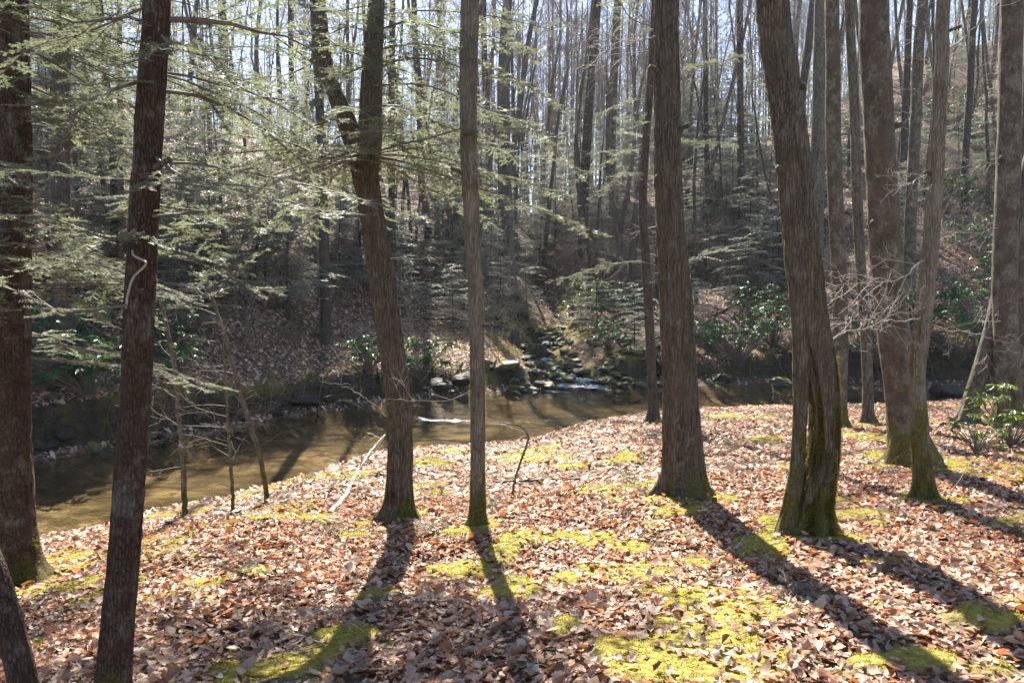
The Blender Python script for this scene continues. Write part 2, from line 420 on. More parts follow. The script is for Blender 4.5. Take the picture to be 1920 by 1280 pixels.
# stream water
def water_mat(name, tint, foamcol=(.75, .78, .8), sc=7):
    m, t = newmat(name); co = N(t, 'ShaderNodeTexCoord').outputs['Object']
    fo = N(t, 'ShaderNodeAttribute', attribute_name='foam').outputs['Fac']
    n1 = noise_n(t, mapping(t, co, (.55, 1.5, 1)), sc, 4, .6); n2 = noise_n(t, mapping(t, co, (.7, 1.4, 1)), sc * 5, 3, .6)
    h = math_(t, 'ADD', n1, math_(t, 'MULTIPLY', n2, .35))
    amp = math_(t, 'ADD', math_(t, 'MULTIPLY', fo, 2.5), .13)
    b = t.nodes.new('ShaderNodeBump'); b.inputs['Distance'].default_value = .035
    t.links.new(amp, b.inputs['Strength']); t.links.new(h, b.inputs['Height'])
    fr = t.nodes.new('ShaderNodeFresnel'); fr.inputs[0].default_value = 1.33; t.links.new(b.outputs[0], fr.inputs['Normal'])
    tr = t.nodes.new('ShaderNodeBsdfTransparent'); tr.inputs[0].default_value = (*tint, 1)
    gl = t.nodes.new('ShaderNodeBsdfGlossy'); gl.inputs['Roughness'].default_value = .06; t.links.new(b.outputs[0], gl.inputs['Normal'])
    gl.inputs[0].default_value = (1, 1, 1, 1)
    mx = t.nodes.new('ShaderNodeMixShader'); t.links.new(fr.outputs[0], mx.inputs[0]); t.links.new(tr.outputs[0], mx.inputs[1]); t.links.new(gl.outputs[0], mx.inputs[2])
    df = t.nodes.new('ShaderNodeBsdfDiffuse'); df.inputs[0].default_value = (*foamcol, 1)
    fm = ramp(t, math_(t, 'MULTIPLY', fo, noise_n(t, mapping(t, co, (1, 2.0, 1)), 26, 6, .8)), [(.36, (0,) * 3), (.50, (1,) * 3)])
    m2 = t.nodes.new('ShaderNodeMixShader'); t.links.new(fm, m2.inputs[0]); t.links.new(mx.outputs[0], m2.inputs[1]); t.links.new(df.outputs[0], m2.inputs[2])
    o = t.nodes.new('ShaderNodeOutputMaterial'); t.links.new(m2.outputs[0], o.inputs[0]); return m
M['water'] = water_mat('stream_water', (.90, .82, .68))
M['cascade'] = water_mat('cascade_water', (.9, .9, .85), (.82, .81, .78), 12)
# rock
m, t = newmat('mossy_rock'); co = N(t, 'ShaderNodeTexCoord').outputs['Object']; ge = N(t, 'ShaderNodeNewGeometry')
sx = N(t, 'ShaderNodeSeparateXYZ'); t.links.new(ge.outputs['Normal'], sx.inputs[0])
n = noise_n(t, co, 7, 6, .65)
c = ramp(t, n, [(.3, (.022, .018, .014)), (.6, (.065, .056, .045)), (.8, (.12, .105, .085))])
mk = ramp(t, math_(t, 'ADD', math_(t, 'MULTIPLY', sx.outputs[2], .55), math_(t, 'MULTIPLY', noise_n(t, co, 5, 4, .6), .6)), [(.40, (0,) * 3), (.58, (1,) * 3)])
c = mix(t, mk, c, ramp(t, noise_n(t, co, 40, 3, .6), [(.3, (.045, .045, .01)), (.7, (.21, .18, .03))]))
finish(t, c, .62, n, .8, .03, .5); M['rock'] = m
M['wetrock'] = simple('wet_rock', (.015, .012, .009), (.055, .045, .036), 6, .65, .3, bstr=.8)

# ------------------------------------------------------------------ near trees: what stands where
# name, label, bark key, px path [(x, y, width)], height of trunk, ring density, kind of crown, options
NEAR = [
 ('hemlock_tree', 'broad reddish brown hemlock trunk at the left edge, green moss on its foot', 'red',
  [(34, 1098, 105), (30, 1040, 84), (26, 900, 72), (22, 700, 70), (24, 500, 68), (28, 300, 62), (24, 100, 60), (22, 0, 58)], None, 'hemlock'),
 ('hemlock_tree', 'slim dark reddish trunk spotted with lichen, its foot below the bottom left of view', 'red',
  [(203, 1350, 74), (222, 1150, 66), (236, 1000, 63), (246, 850, 62), (256, 700, 60), (262, 550, 57), (270, 400, 55), (280, 230, 55), (288, 100, 54), (293, 0, 52)], 3.12, 'hemlock'),
 ('forked_tree', 'mossy footed tree on the near bank whose trunk bends left and forks among hemlock sprays', 'furrow',
  [(744, 978, 66), (748, 930, 54), (750, 800, 50), (740, 690, 52), (722, 570, 52), (706, 460, 50), (692, 370, 48), (680, 290, 56)], None, 'fork'),
 ('slim_tree', 'slim tan trunk on the near bank with mossy foot, just right of the forked tree', 'tan',
  [(896, 987, 40), (896, 900, 32), (896, 780, 31), (895, 680, 31), (893, 560, 32), (886, 430, 32), (879, 300, 34), (878, 150, 36), (882, 0, 38)], None, 'bare'),
 ('big_straight_tree', 'tall straight grey brown furrowed trunk with a second stem fused at its right foot', 'furrow',
  [(1278, 930, 80), (1276, 880, 70), (1273, 780, 64), (1269, 680, 62), (1263, 560, 60), (1257, 430, 55), (1252, 280, 52), (1250, 120, 48), (1250, 0, 46)], None, 'bare'),
 ('cracked_tree', 'thick leaning trunk with a long open crack and bright moss, tallest shadow at right', 'cracked',
  [(1520, 1003, 88), (1527, 940, 74), (1541, 860, 66), (1546, 770, 60), (1537, 680, 66), (1518, 590, 70), (1500, 430, 68), (1487, 300, 66), (1468, 150, 62), (1448, 0, 60)], None, 'bare'),
 ('mottled_tree', 'broad mottled trunk with a flaring mossy root on its right, behind the tan curved tree', 'mottle',
  [(1712, 872, 96), (1700, 820, 72), (1690, 740, 62), (1675, 620, 62), (1664, 500, 62), (1655, 380, 60), (1648, 230, 58), (1640, 80, 56), (1638, 0, 55)], None, 'bare'),
 ('curved_tree', 'slender curved tan trunk with mossy lower half and pale bare branches', 'tancol',
  [(1737, 937, 56), (1730, 890, 40), (1724, 800, 34), (1719, 700, 32), (1729, 610, 34), (1743, 480, 31), (1752, 360, 30), (1760, 230, 27), (1766, 100, 26), (1769, 0, 25)], None, 'bare'),
 ('mottled_tree', 'lichen spotted grey trunk near the right edge rising behind a leafy shrub', 'mottle',
  [(1893, 800, 62), (1890, 760, 50), (1886, 640, 46), (1884, 500, 46), (1890, 330, 44), (1894, 160, 42), (1898, 0, 41)], None, 'bare'),
 ('leaning_tree', 'short visible trunk leaning right into the lichen spotted trunk at the right edge', 'far',
  [(1812, 795, 44), (1822, 750, 34), (1840, 690, 32), (1862, 610, 31), (1882, 520, 30), (1925, 330, 28), (1975, 130, 26)], None, 'bare'),
 ('brown_tree', 'brown trunk directly behind and right of the cracked trunk', 'mottle',
  [(1571, 802, 36), (1574, 760, 30), (1576, 650, 30), (1574, 520, 30), (1567, 380, 30), (1562, 230, 29), (1562, 100, 28), (1560, 0, 27)], None, 'bare'),
 ('grey_tree', 'thin greyish trunk standing between the brown trunk and the broad mottled trunk', 'far',
  [(1626, 796, 30), (1627, 750, 22), (1624, 640, 21), (1614, 500, 20), (1606, 350, 20), (1602, 200, 19), (1592, 0, 18)], None, 'bare'),
 ('young_hemlock', 'thin dark trunk with level side twigs at the point of the near bank', 'fardark',
  [(1226, 790, 27), (1224, 740, 20), (1218, 620, 19), (1212, 500, 18), (1205, 380, 17), (1212, 250, 16), (1222, 120, 15), (1228, 0, 14)], None, 'young'),
 ('leaning_tree', 'dark trunk leaning out of view in the bottom left corner', 'red',
  [(52, 1330, 66), (40, 1270, 58), (22, 1190, 54), (2, 1120, 52), (-25, 1040, 50), (-70, 920, 48)], 2.9, 'bare'),
 ('edge_tree', 'mottled trunk cut off by the right edge of view', 'mottle',
  [(1924, 760, 32), (1921, 600, 26), (1920, 450, 26), (1924, 300, 25), (1932, 100, 24)], None, 'bare'),
]
near_info = []
for nm, lab, bk, path, Y, crown in NEAR:
    if Y is None:
        g = ground_hit(path[0][0], path[0][1]); Y = g[1]
    b = at(path[0][0], path[0][1], Y); b[2] = gz(b[0], b[1])
    near_info.append((b, Y))
    TREE_BASES.append((b[0], b[1], path[1][2] * Y / F / 2))

# ------------------------------------------------------------------ ground sheet
def axis(lo, hi, dens):     # spacing grows away from the fine zone
    out = [lo]
    while out[-1] < hi: out.append(out[-1] + dens(out[-1]))
    return np.array(out)
gxs = axis(-130, 130, lambda x: .045 + .0 * x if abs(x) < 4.2 else min(.045 + (abs(x) - 4.2) * .035, 6))
gys = axis(-40, 150, lambda y: min(.045 + max(0, 3 - y) * .06, 5) if y < 8 else min(.045 + (y - 8) * .014, 5))
X, Yg = np.meshgrid(gxs, gys)
Z = land(X.ravel(), Yg.ravel()).reshape(X.shape)
nx, ny = len(gxs), len(gys)
i = (np.arange(ny - 1)[:, None] * nx + np.arange(nx - 1)[None]).ravel()
Q = np.stack([i, i + 1, i + nx + 1, i + nx], -1)
xf, yf = X.ravel(), Yg.ravel()
sn, sf = shore_n(xf), shore_f(xf)
am = np.zeros(len(xf)); sel = (yf > 1.5) & (yf < 19) & (np.abs(xf) < 14) & (yf < sn)
am[sel] = mossmask(xf[sel], yf[sel])
bed = sstep(-.12, .15, np.minimum(yf - sn, sf - yf))
df = yf - sf
soil = sstep(.22, .4, df) * (1 - sstep(.8, 1.5, df + .5 * noise3(xf * 1.4, yf * 1.4, 0, 91)))
gcut = np.exp(-((xf - gully_x(yf)) / .9) ** 2) * sstep(.1, 1, df) * (1 - sstep(12, 20, df))
soil = np.maximum(soil, gcut * .9)
mfar = sstep(-.25, .25, fbm(xf * 1.3, yf * 1.3, 0, 95, 3)) * np.exp(-((xf - gully_x(yf)) / 3.0) ** 4) * (df > .3) * (1 - sstep(7, 14, df)) * .75
mfar = np.maximum(mfar, sstep(.1, .5, fbm(xf * 1.7, yf * 1.7, 0, 97, 3)) * sstep(.6, .9, df) * (1 - sstep(1.4, 2.6, df)) * .35)
soil = np.maximum(soil, .85 * np.exp(-((xf - gully_x(yf) - .8) / 2.2) ** 4) * (df > .3) * (1 - sstep(5, 9, df)))
am = np.maximum(am, mfar)
me = make_mesh('ground', np.c_[xf, yf, Z.ravel()], None, Q, [M['floor']], attrs={'moss': am, 'bed': bed, 'soil': soil})
ground = tag(link('ground', me), kind='structure')
ground['label'] = 'leaf covered bank and hillside with moss patches'

# ------------------------------------------------------------------ water
wx = np.arange(-30, 30, .09); wy = np.arange(-18, 32, .09)
WX, WY = np.meshgrid(wx, wy); fx, fy = WX.ravel(), WY.ravel()
sn, sf = shore_n(fx), shore_f(fx)
foam = np.zeros(len(fx))
def foam_blob(px0, py0, px1, py1, wid, amp):
    a, b = onplane(px0, py0, WATER)[:2], onplane(px1, py1, WATER)[:2]
    d = b - a; L = d @ d
    tt = np.clip(((fx - a[0]) * d[0] + (fy - a[1]) * d[1]) / L, 0, 1)
    q = np.hypot(fx - a[0] - tt * d[0], fy - a[1] - tt * d[1]) / wid + .35 * noise3(fx * 2, fy * 4, 0, 7)
    return amp * sstep(1.1, .2, q)
for a in [(785, 784, 870, 790, .16, 1), (870, 790, 945, 795, .13, 1), (1010, 787, 1060, 789, .08, .75), (975, 727, 1070, 737, .2, .8), (1070, 728, 1180, 722, .22, .68),
          (1120, 712, 1180, 722, .25, .9), (690, 872, 760, 866, .16, .85), (780, 858, 840, 862, .12, .75), (640, 770, 700, 765, .07, .6), (330, 822, 560, 793, .12, .62)]:
    foam = np.maximum(foam, foam_blob(*a))
wz = WATER + .012 * fbm(fx * .9, fy * 1.8, 0, 51, 3) + .035 * foam * fbm(fx * 5, fy * 9, 0, 52, 3)
keep = ((fy > sn - .5) & (fy < sf + .5)).reshape(WX.shape)
nx = len(wx)
K = keep[:-1, :-1] | keep[1:, 1:]
i = (np.arange(len(wy) - 1)[:, None] * nx + np.arange(nx - 1)[None])[K]
Q = np.stack([i, i + 1, i + nx + 1, i + nx], -1)
used, inv = np.unique(Q, return_inverse=True)
me = make_mesh('stream', np.c_[fx, fy, wz][used], None, inv.reshape(Q.shape), [M['water']], attrs={'foam': foam[used]})
o = tag(link('stream_water', me), kind='structure'); o['label'] = 'shallow clear olive brown stream'

# ------------------------------------------------------------------ leaves on the ground
PAL = np.array([(.60, .475, .385), (.54, .41, .325), (.46, .32, .24), (.42, .255, .17), (.31, .175, .115), (.21, .115, .075), (.66, .56, .48), (.46, .215, .10), (.13, .08, .05), (.44, .35, .285)])
PAL = PAL * [1.03, 1.0, .94]
PW = np.array([.15, .18, .17, .13, .11, .08, .08, .05, .03, .02]); PW /= PW.sum()
def leaf_arrays(P, size, rng, hi=True, lift=.012, up=None):
    n = len(P)
    yaw = rng.uniform(0, 2 * math.pi, n); tilt = rng.normal(0, .3, n); roll = rng.normal(0, .3, n)
    L = size * np.clip(np.exp(rng.normal(0, .3, n)), .5, 1.9); W = L * rng.uniform(.52, .85, n)
    cl = rng.normal(.25, .35, n); cw = rng.normal(.2, .45, n)
    if hi:
        st = [(0, 0, 0)] + [(s, q, 1) for s in (.28, .58, .84) for q in (-1, 0, 1)] + [(1, 0, 0)]
        prof = {.28: .8, .58: 1.0, .84: .62}
        T = [(0, 2, 1), (0, 3, 2)]
        for k in (1, 4):
            for q in (0, 1):
                a = k + q; T += [(a, a + 1, a + 4), (a, a + 4, a + 3)]
        T += [(7, 8, 10), (8, 9, 10)]
    else:
        st = [(0, 0, 0), (.5, -1, 1), (.5, 1, 1), (1, 0, 0)]; prof = {.5: 1.0}
        T = [(0, 2, 1), (1, 2, 3)]
    V = np.zeros((n, len(st), 3))
    for k, (s, q, _) in enumerate(st):
        jit = rng.uniform(.45, 1.3, n) if q else 1
        wv = q * prof.get(s, 0) * W / 2 * jit
        V[:, k, 0] = (s - .5) * L + (rng.normal(0, .05, n) * L if hi else 0); V[:, k, 1] = wv
        V[:, k, 2] = cl * L * ((s - .5) ** 2) * 1.3 + cw * np.abs(wv) + (0 if hi else 0)
    ct, s_t = np.cos(tilt)[:, None], np.sin(tilt)[:, None]; cr, sr = np.cos(roll)[:, None], np.sin(roll)[:, None]
    x, y, z = V[..., 0], V[..., 1], V[..., 2]
    x, z = x * ct - z * s_t, x * s_t + z * ct
    y, z = y * cr - z * sr, y * sr + z * cr
    cy, sy = np.cos(yaw)[:, None], np.sin(yaw)[:, None]
    x, y = x * cy - y * sy, x * sy + y * cy
    if up is not None: z = z + up[0][:, None] * x + up[1][:, None] * y
    V = np.stack([x + P[:, 0:1], y + P[:, 1:2], z + P[:, 2:3] + lift + (np.abs(tilt) * L * .28)[:, None]], -1)
    T = np.asarray(T)[None] + (np.arange(n) * len(st))[:, None, None]
    c = PAL[rng.choice(len(PAL), n, p=PW)] * rng.uniform(.75, 1.15, (n, 1))
    C = np.repeat(c, len(st), 0)
    return V.reshape(-1, 3), T.reshape(-1, 3), C

rng = np.random.default_rng(4)
def near_points(n, y0, y1, half):
    y = np.sqrt(rng.uniform(y0 ** 2, y1 ** 2, n)); x = rng.uniform(-1, 1, n) * (half * y + 1.2)
    ok = y < shore_n(x) - .02; x, y = x[ok], y[ok]
    m = mossmask(x, y); patch = fbm(x * .9, y * .9, 0, 77, 2)
    bare = np.exp(-(((x - 3.3) / .8) ** 2 + ((y - 6.0) / .5) ** 2))       # bare needle litter behind the cracked trunk
    ok = rng.uniform(0, 1, len(x)) > np.clip(m * .93 + bare * .6, 0, 1)
    return x[ok], y[ok]
PV, PT, PC = [], [], []; off = 0
for n, y0, y1, size, hi in ((66000, 2.6, 7.5, .046, True), (110000, 7.5, 18.5, .06, False)):
    x, y = near_points(n, y0, y1, .72); z = land(x, y)
    V, T, C = leaf_arrays(np.c_[x, y, z], size, rng, hi)
    PV.append(V); PT.append(T + off); PC.append(C); off += len(V)
me = make_mesh('leaf_litter', np.concatenate(PV), np.concatenate(PT), None, [M['leaf']], attrs={'tint': np.concatenate(PC)})
o = tag(link('leaf_litter', me, ground), kind='stuff')
# the leaves that show largest, each its own
x, y = near_points(900, 2.9, 4.6, .66); x, y = x[:260], y[:260]; z = land(x, y)
lm = []
for k in range(14):
    V, T, C = leaf_arrays(np.zeros((1, 3)), .060, rng, True, 0)
    lm.append(make_mesh('leaf', V, T, None, [M['leaf']], attrs={'tint': C}))
for k in range(len(x)):
    link('leaf', lm[k % 14], ground, (x[k], y[k], z[k] + .022), (rng.normal(0, .25), rng.normal(0, .25), rng.uniform(0, 6.28)), rng.uniform(.75, 1.2))
# litter on the far slope
n = 210000
y = rng.uniform(9 ** .5, 62 ** .5, n) ** 2; x = rng.uniform(-1, 1, n) * (.72 * y + 1.5)
df = y - shore_f(x); gd = np.abs(x - gully_x(y))
keepp = np.where((df < 8), sstep(.6, 3.6, np.abs(x - gully_x(y) - .7)), 1) * np.where(df < .9, .5, 1)
ok = (df > .02) & ((gd > .7) | (df > 10)) & (rng.uniform(0, 1, len(x)) < keepp + .3); x, y = x[ok], y[ok]
z = land0(x, y); e = .1
up = [(land0(x + e, y) - z) / e, (land0(x, y + e) - z) / e]
ok = np.hypot(*up) < .95; x, y, z, up = x[ok], y[ok], z[ok], [q[ok] for q in up]
V, T, C = leaf_arrays(np.c_[x, y, z], .085, rng, False, .01, up)
me = make_mesh('slope_litter', V, T, None, [M['leaf']], attrs={'tint': C * 1.2})
tag(link('leaf_litter', me, ground), kind='stuff')
# moss shoots
n = 420000
y = np.sqrt(rng.uniform(2.7 ** 2, 10 ** 2, n)); x = rng.uniform(-1, 1, n) * (.7 * y + .6)
ok = (y < shore_n(x) - .05); x, y = x[ok], y[ok]; m_ = mossmask(x, y)
ok = rng.uniform(0, 1, len(x)) < sstep(.25, 1.0, m_); x, y = x[ok], y[ok]; z = land(x, y) - .003
n = len(x); a = rng.uniform(0, 6.28, n); h = rng.uniform(.006, .017, n); wd = rng.uniform(.003, .006, n)
V = np.zeros((n, 3, 3)); V[:, :, 0] = x[:, None]; V[:, :, 1] = y[:, None]; V[:, :, 2] = z[:, None]
V[:, 0, 0] -= np.cos(a) * wd; V[:, 0, 1] -= np.sin(a) * wd; V[:, 1, 0] += np.cos(a) * wd; V[:, 1, 1] += np.sin(a) * wd
V[:, 2, 0] += rng.normal(0, .006, n); V[:, 2, 1] += rng.normal(0, .006, n); V[:, 2, 2] += h
me = make_mesh('moss', V.reshape(-1, 3), np.arange(n * 3).reshape(-1, 3), None, [M['moss']])
tag(link('moss', me, ground), kind='stuff')

# ------------------------------------------------------------------ trunks
def trunk_mesh(P, r, mat, sides=40, seed=0, flare=.9, bark_amp=.006, lobes=5, crack=None, freq=22):
    """P, r: dense rings in local coordinates (base at the origin)"""
    P = np.asarray(P, float); r = np.asarray(r, float)
    t, u, v = frames(P)
    u = np.tile([1., 0, 0], (len(P), 1)) - t * t[:, :1]; u /= np.linalg.norm(u, axis=1)[:, None]; v = np.cross(t, u)
    a = np.arange(sides) * 2 * math.pi / sides
    s = np.r_[0, np.cumsum(np.linalg.norm(np.diff(P, axis=0), axis=1))]
    A, S = np.meshgrid(a, s); r0 = float(r[len(r) // 6])
    cx, cy = np.cos(A), np.sin(A)
    h = np.maximum(P[:, 2], 0)[:, None]
    fl = 1 + flare * np.exp(-h / (r0 * .85)) * (.25 + .95 * np.maximum(0, noise3(cx * 2.3 + seed, cy * 2.3, 0.3, seed) + .3))
    rad = r[:, None] * .90 * fl * (1 + .05 * fbm(cx * 1.2 + seed, cy * 1.2, S * 1.4, seed, 3))
    ridg = 1 - np.abs(fbm(cx * r0 * freq * 2 + 3.3, cy * r0 * freq * 2, S * freq * .22, seed + 9, 3))
    rad = rad + bark_amp * (ridg - .6) * 2
    if crack:
        a0, s0, s1, dep, wd = crack
        ang = (A - (a0 + .22 * np.sin(S * 3.1) + .12 * noise3(S * 4, 0, 0, 3)) + math.pi) % (2 * math.pi) - math.pi
        win = sstep(s0, s0 + .25, S) * (1 - sstep(s1 - .4, s1, S))
        rad = rad - dep * np.exp(-(ang / wd) ** 2) * win + dep * .32 * np.exp(-((np.abs(ang) - wd * 2.4) / (wd * .9)) ** 2) * win
    V = P[:, None] + rad[..., None] * (cx[..., None] * u[:, None] + cy[..., None] * v[:, None])
    n, k = len(P), sides
    i = np.arange(n - 1)[:, None] * k; j = np.arange(k)[None]; j2 = (j + 1) % k
    Q = np.stack([i + j, i + j2, i + k + j2, i + k + j], -1).reshape(-1, 4)
    return make_mesh('trunk', V.reshape(-1, 3), None, Q, [mat])

def path_world(path, Y, base, top_h, wig=0):
    """px path to local points + radii, carried on above the view up to top_h"""
    pts = []
    for (px, py, wd) in path:
        p = at(px, py, Y); pts.append([*(p - base), wd * Y / F / 2])
    pts = np.array(pts); pts[:, 1] = 0
    pts[0, 2] = -.12
    d = (pts[-1, :3] - pts[-3, :3]); d /= np.linalg.norm(d); d[0] *= .5; z = pts[-1, 2]; k = 0
    last = pts[-1].copy(); r_end = last[3]
    rows = [pts]
    while last[2] < top_h - .5:
        st = min(1.6, top_h - last[2]); last = last.copy()
        last[:3] += d / max(d[2], .3) * st + np.array([random.uniform(-.08, .08), random.uniform(-.1, .1), 0]) * (1 + wig)
        last[3] = r_end * (1 - .55 * (last[2] - z) / (top_h - z)); rows.append(last[None])
    return np.vstack(rows)

def rings(ctrl, fine=.04, coarse=.25, zfine=5.5):
    L = np.linalg.norm(np.diff(ctrl[:, :3], axis=0), axis=1).sum()
    D = spline(ctrl, int(L / fine)); z = D[:, 2]; keep = [0]
    for k in range(1, len(D)):
        step = fine if z[k] < zfine else coarse
        if np.linalg.norm(D[k, :3] - D[keep[-1], :3]) >= step * .95: keep.append(k)
    if keep[-1] != len(D) - 1: keep.append(len(D) - 1)
    return D[keep]

# ------------------------------------------------------------------ bare crowns and twigs
def grow(acc, p, d, L, r, depth, rnd, droop=0.0, sides=3, up=.12, kids=(3, 5), minr=.0022):
    n = 5 if depth else 4
    P = [np.array(p, float)]; dd = np.array(d, float)
    for k in range(n):
        dd = dd + rnd.normal(0, .14, 3) + np.array([0, 0, up - droop]); dd /= np.linalg.norm(dd)
        P.append(P[-1] + dd * L / n)
    P = np.array(P); rr = np.linspace(r, max(r * .35, minr), n + 1)
    acc.tube(P, rr, sides if r > .02 else 3)
    if depth <= 0: return
    for k in range(rnd.integers(*kids)):
        f = rnd.uniform(.25, .98); i = min(int(f * n), n - 1); q = P[i] + (P[i + 1] - P[i]) * (f * n - i)
        ax = P[i + 1] - P[i]; ax /= np.linalg.norm(ax)
        s = np.cross(ax, rnd.normal(0, 1, 3)); s /= np.linalg.norm(s) + 1e-6
        nd = ax * rnd.uniform(.55, .95) + s * rnd.uniform(.5, .9); nd /= np.linalg.norm(nd)
        grow(acc, q, nd, L * rnd.uniform(.42, .68), max(rr[i] * .6, minr), depth - 1, rnd, droop, sides, up, kids, minr)

def crown_mesh(seed, H=8.0, r=.09, nb=9, mat='fartwig', minr=.0032, kids=(2, 5)):
    rnd = np.random.default_rng(seed); acc = Acc()
    P = [np.zeros(3)]; d = np.array([0, 0, 1.])
    for k in range(8):
        d = d + rnd.normal(0, .07, 3); d /= np.linalg.norm(d); P.append(P[-1] + d * H / 8)
    P = np.array(P); rr = np.linspace(r, .012, 9); acc.tube(P, rr, 6)
    for k in range(nb):
        f = .08 + .9 * (k + rnd.uniform(0, 1)) / nb; i = min(int(f * 8), 7); q = P[i] + (P[i + 1] - P[i]) * (f * 8 - i)
        a = rnd.uniform(0, 6.28); e = rnd.uniform(.45, 1.0)
        grow(acc, q, np.array([math.cos(a), math.sin(a), e * 1.2]), H * (.46 - .28 * f) * rnd.uniform(.8, 1.3), rr[i] * .5, 3 if f < .75 else 2, rnd, 0, 4, .1, kids, minr)
    return acc.mesh('crown', M[mat])
CROWNS = [crown_mesh(100 + k) for k in range(5)]
DCROWNS = [crown_mesh(150 + k, nb=13, minr=.007, kids=(3, 6)) for k in range(5)]

def dead_twigs(seed, z0, z1, n, Lm=1.1, mat='twig', minr=.0022, r0=.009):
    rnd = np.random.default_rng(seed); acc = Acc()
    for k in range(n):
        z = rnd.uniform(z0, z1); a = rnd.uniform(0, 6.28)
        grow(acc, np.array([0, 0, z]), np.array([math.cos(a), math.sin(a), rnd.uniform(-.1, .25)]), Lm * rnd.uniform(.4, 1.2), r0, 2, rnd, .04, 3, .02, (2, 4), minr)
    return acc.mesh('dead_twigs', M[mat])

# ------------------------------------------------------------------ hemlock sprays
def spray_limb(path, r0, rnd, fine=True, start=.15, spacing=.06, reach=.42, flat=.12):
    """a hemlock branch: wood plus flat two-rowed needle sprays, path in local space"""
    wood, leaf = Acc(), Acc()
    L = np.linalg.norm(np.diff(path, axis=0), axis=1).sum()
    n = max(6, int(L / .12)); P = spline(np.c_[path, np.zeros(len(path))], n)[:, :3]
    wood.tube(P, np.linspace(r0, .0025, n), 5)
    s = np.linspace(0, 1, n)
    def needles(A, B):
        d = B - A; l = np.linalg.norm(d); d = d / l
        up_ = np.array([rnd.normal(0, flat * 2), rnd.normal(0, flat * 2), 1.0]); sd_ = np.cross(d, up_); sd_ /= np.linalg.norm(sd_); upn = np.cross(sd_, d)
        k = max(3, int(l / .0055)); f = (np.arange(k) + rnd.uniform(0, 1, k) * .5) / k
        for sg in (-1, 1):
            C = A + d * (f * l)[:, None]
            nl = rnd.uniform(.011, .018, k)[:, None]
            tip = C + (sg * sd_ * .93 + d * .4 + upn * rnd.normal(.05, .25, k)[:, None]) * nl
            w_ = d * .0032
            leaf.tris(np.stack([C - w_, C + w_, tip], 1))
    def ribbon(A, B, wdt):
        d = B - A; l = np.linalg.norm(d); d = d / l
        up_ = np.array([rnd.normal(0, .3), rnd.normal(0, .3), 1.0]); sd_ = np.cross(d, up_); sd_ /= np.linalg.norm(sd_)
        leaf.quads(np.stack([A, A + d * l * .5 + sd_ * wdt, B, A + d * l * .5 - sd_ * wdt], 0))
    acc_len = start * L; side = 1
    while acc_len < L:
        f = acc_len / L; i = min(int(f * (n - 1)), n - 2); q = P[i] + (P[i + 1] - P[i]) * (f * (n - 1) - i)
        ax = P[i + 1] - P[i]; ax /= np.linalg.norm(ax)
        sd_ = np.cross(ax, [0, 0, 1.]); sd_ /= np.linalg.norm(sd_) + 1e-9
        side = -side
        tl = reach * (1 - .62 * f) * rnd.uniform(.45, 1.15) * min(1, (f - start * .5) * 6 + .3)
        d = ax * rnd.uniform(.45, .8) + side * sd_ + np.array([0, 0, rnd.normal(-.04, flat)]); d /= np.linalg.norm(d)
        m_ = max(3, int(tl / .045)); T = [q]; dd = d.copy()
        for k in range(m_):
            dd = dd + rnd.normal(0, .09, 3) + np.array([0, 0, -.02]); dd /= np.linalg.norm(dd); T.append(T[-1] + dd * tl / m_)
        T = np.array(T); wood.tube(T, np.linspace(.0024, .0009, len(T)), 3)
        if rnd.uniform() > .1:
            sg = 1
            for k in range(1, len(T)):
                if fine: needles(T[k - 1], T[k])
                else: ribbon(T[k - 1], T[k], .012)
                for rep in range(2 if fine else 1):
                    sg = -sg; a2 = T[k] - T[k - 1]; a2 /= np.linalg.norm(a2); s2 = np.cross(a2, [0, 0, 1.]); s2 /= np.linalg.norm(s2) + 1e-9
                    l2 = min(.10, tl * .33) * (1 - .6 * k / len(T)) * rnd.uniform(.5, 1.2)
                    if l2 < .015: continue
                    b = T[k] + (a2 * .65 + sg * s2 + np.array([0, 0, rnd.normal(0, flat)])) * l2
                    if fine: needles(T[k], b); wood.tube(np.array([T[k], b]), .0007, 3)
                    else: ribbon(T[k], b, .014)
        acc_len += spacing * rnd.uniform(.7, 1.3)
    return wood, leaf

LIMBS = []
for k in range(7):
    rnd = np.random.default_rng(300 + k); Lb = rnd.uniform(1.5, 2.3)
    pts = [np.zeros(3)]; d = np.array([1., 0, .12])
    for q in range(7):
        d = d + rnd.normal(0, .12, 3) * [.3, 1, .8] + [0, 0, -.035]; d /= np.linalg.norm(d); pts.append(pts[-1] + d * Lb / 7)
    wd, lf = spray_limb(np.array(pts), .012, rnd, True, .18, .05, .40)
    LIMBS.append((wd.mesh('branch', M['twig']), lf.mesh('needles', M['needle'], smooth=False)))
FARLIMBS = []
LMK = [(22, 'left edge trunk'), (255, 'slim reddish trunk'), (500, None), (715, 'forked tree'), (893, 'slim tan trunk'), (1060, 'cascade'), (1265, 'tall furrowed trunk'), (1515, 'cracked trunk'),
       (1670, 'mottled trunk'), (1738, 'curved tan trunk'), (1888, 'lichen spotted trunk')]
def to_px(x, y, z):
    d = np.array([x, y, z - CAMZ]); cp, sp = math.cos(PITCH), math.sin(PITCH)
    fwd = d[1] * cp - d[2] * sp; up = d[1] * sp + d[2] * cp
    return 960 + F * d[0] / fwd, 640 - F * up / fwd
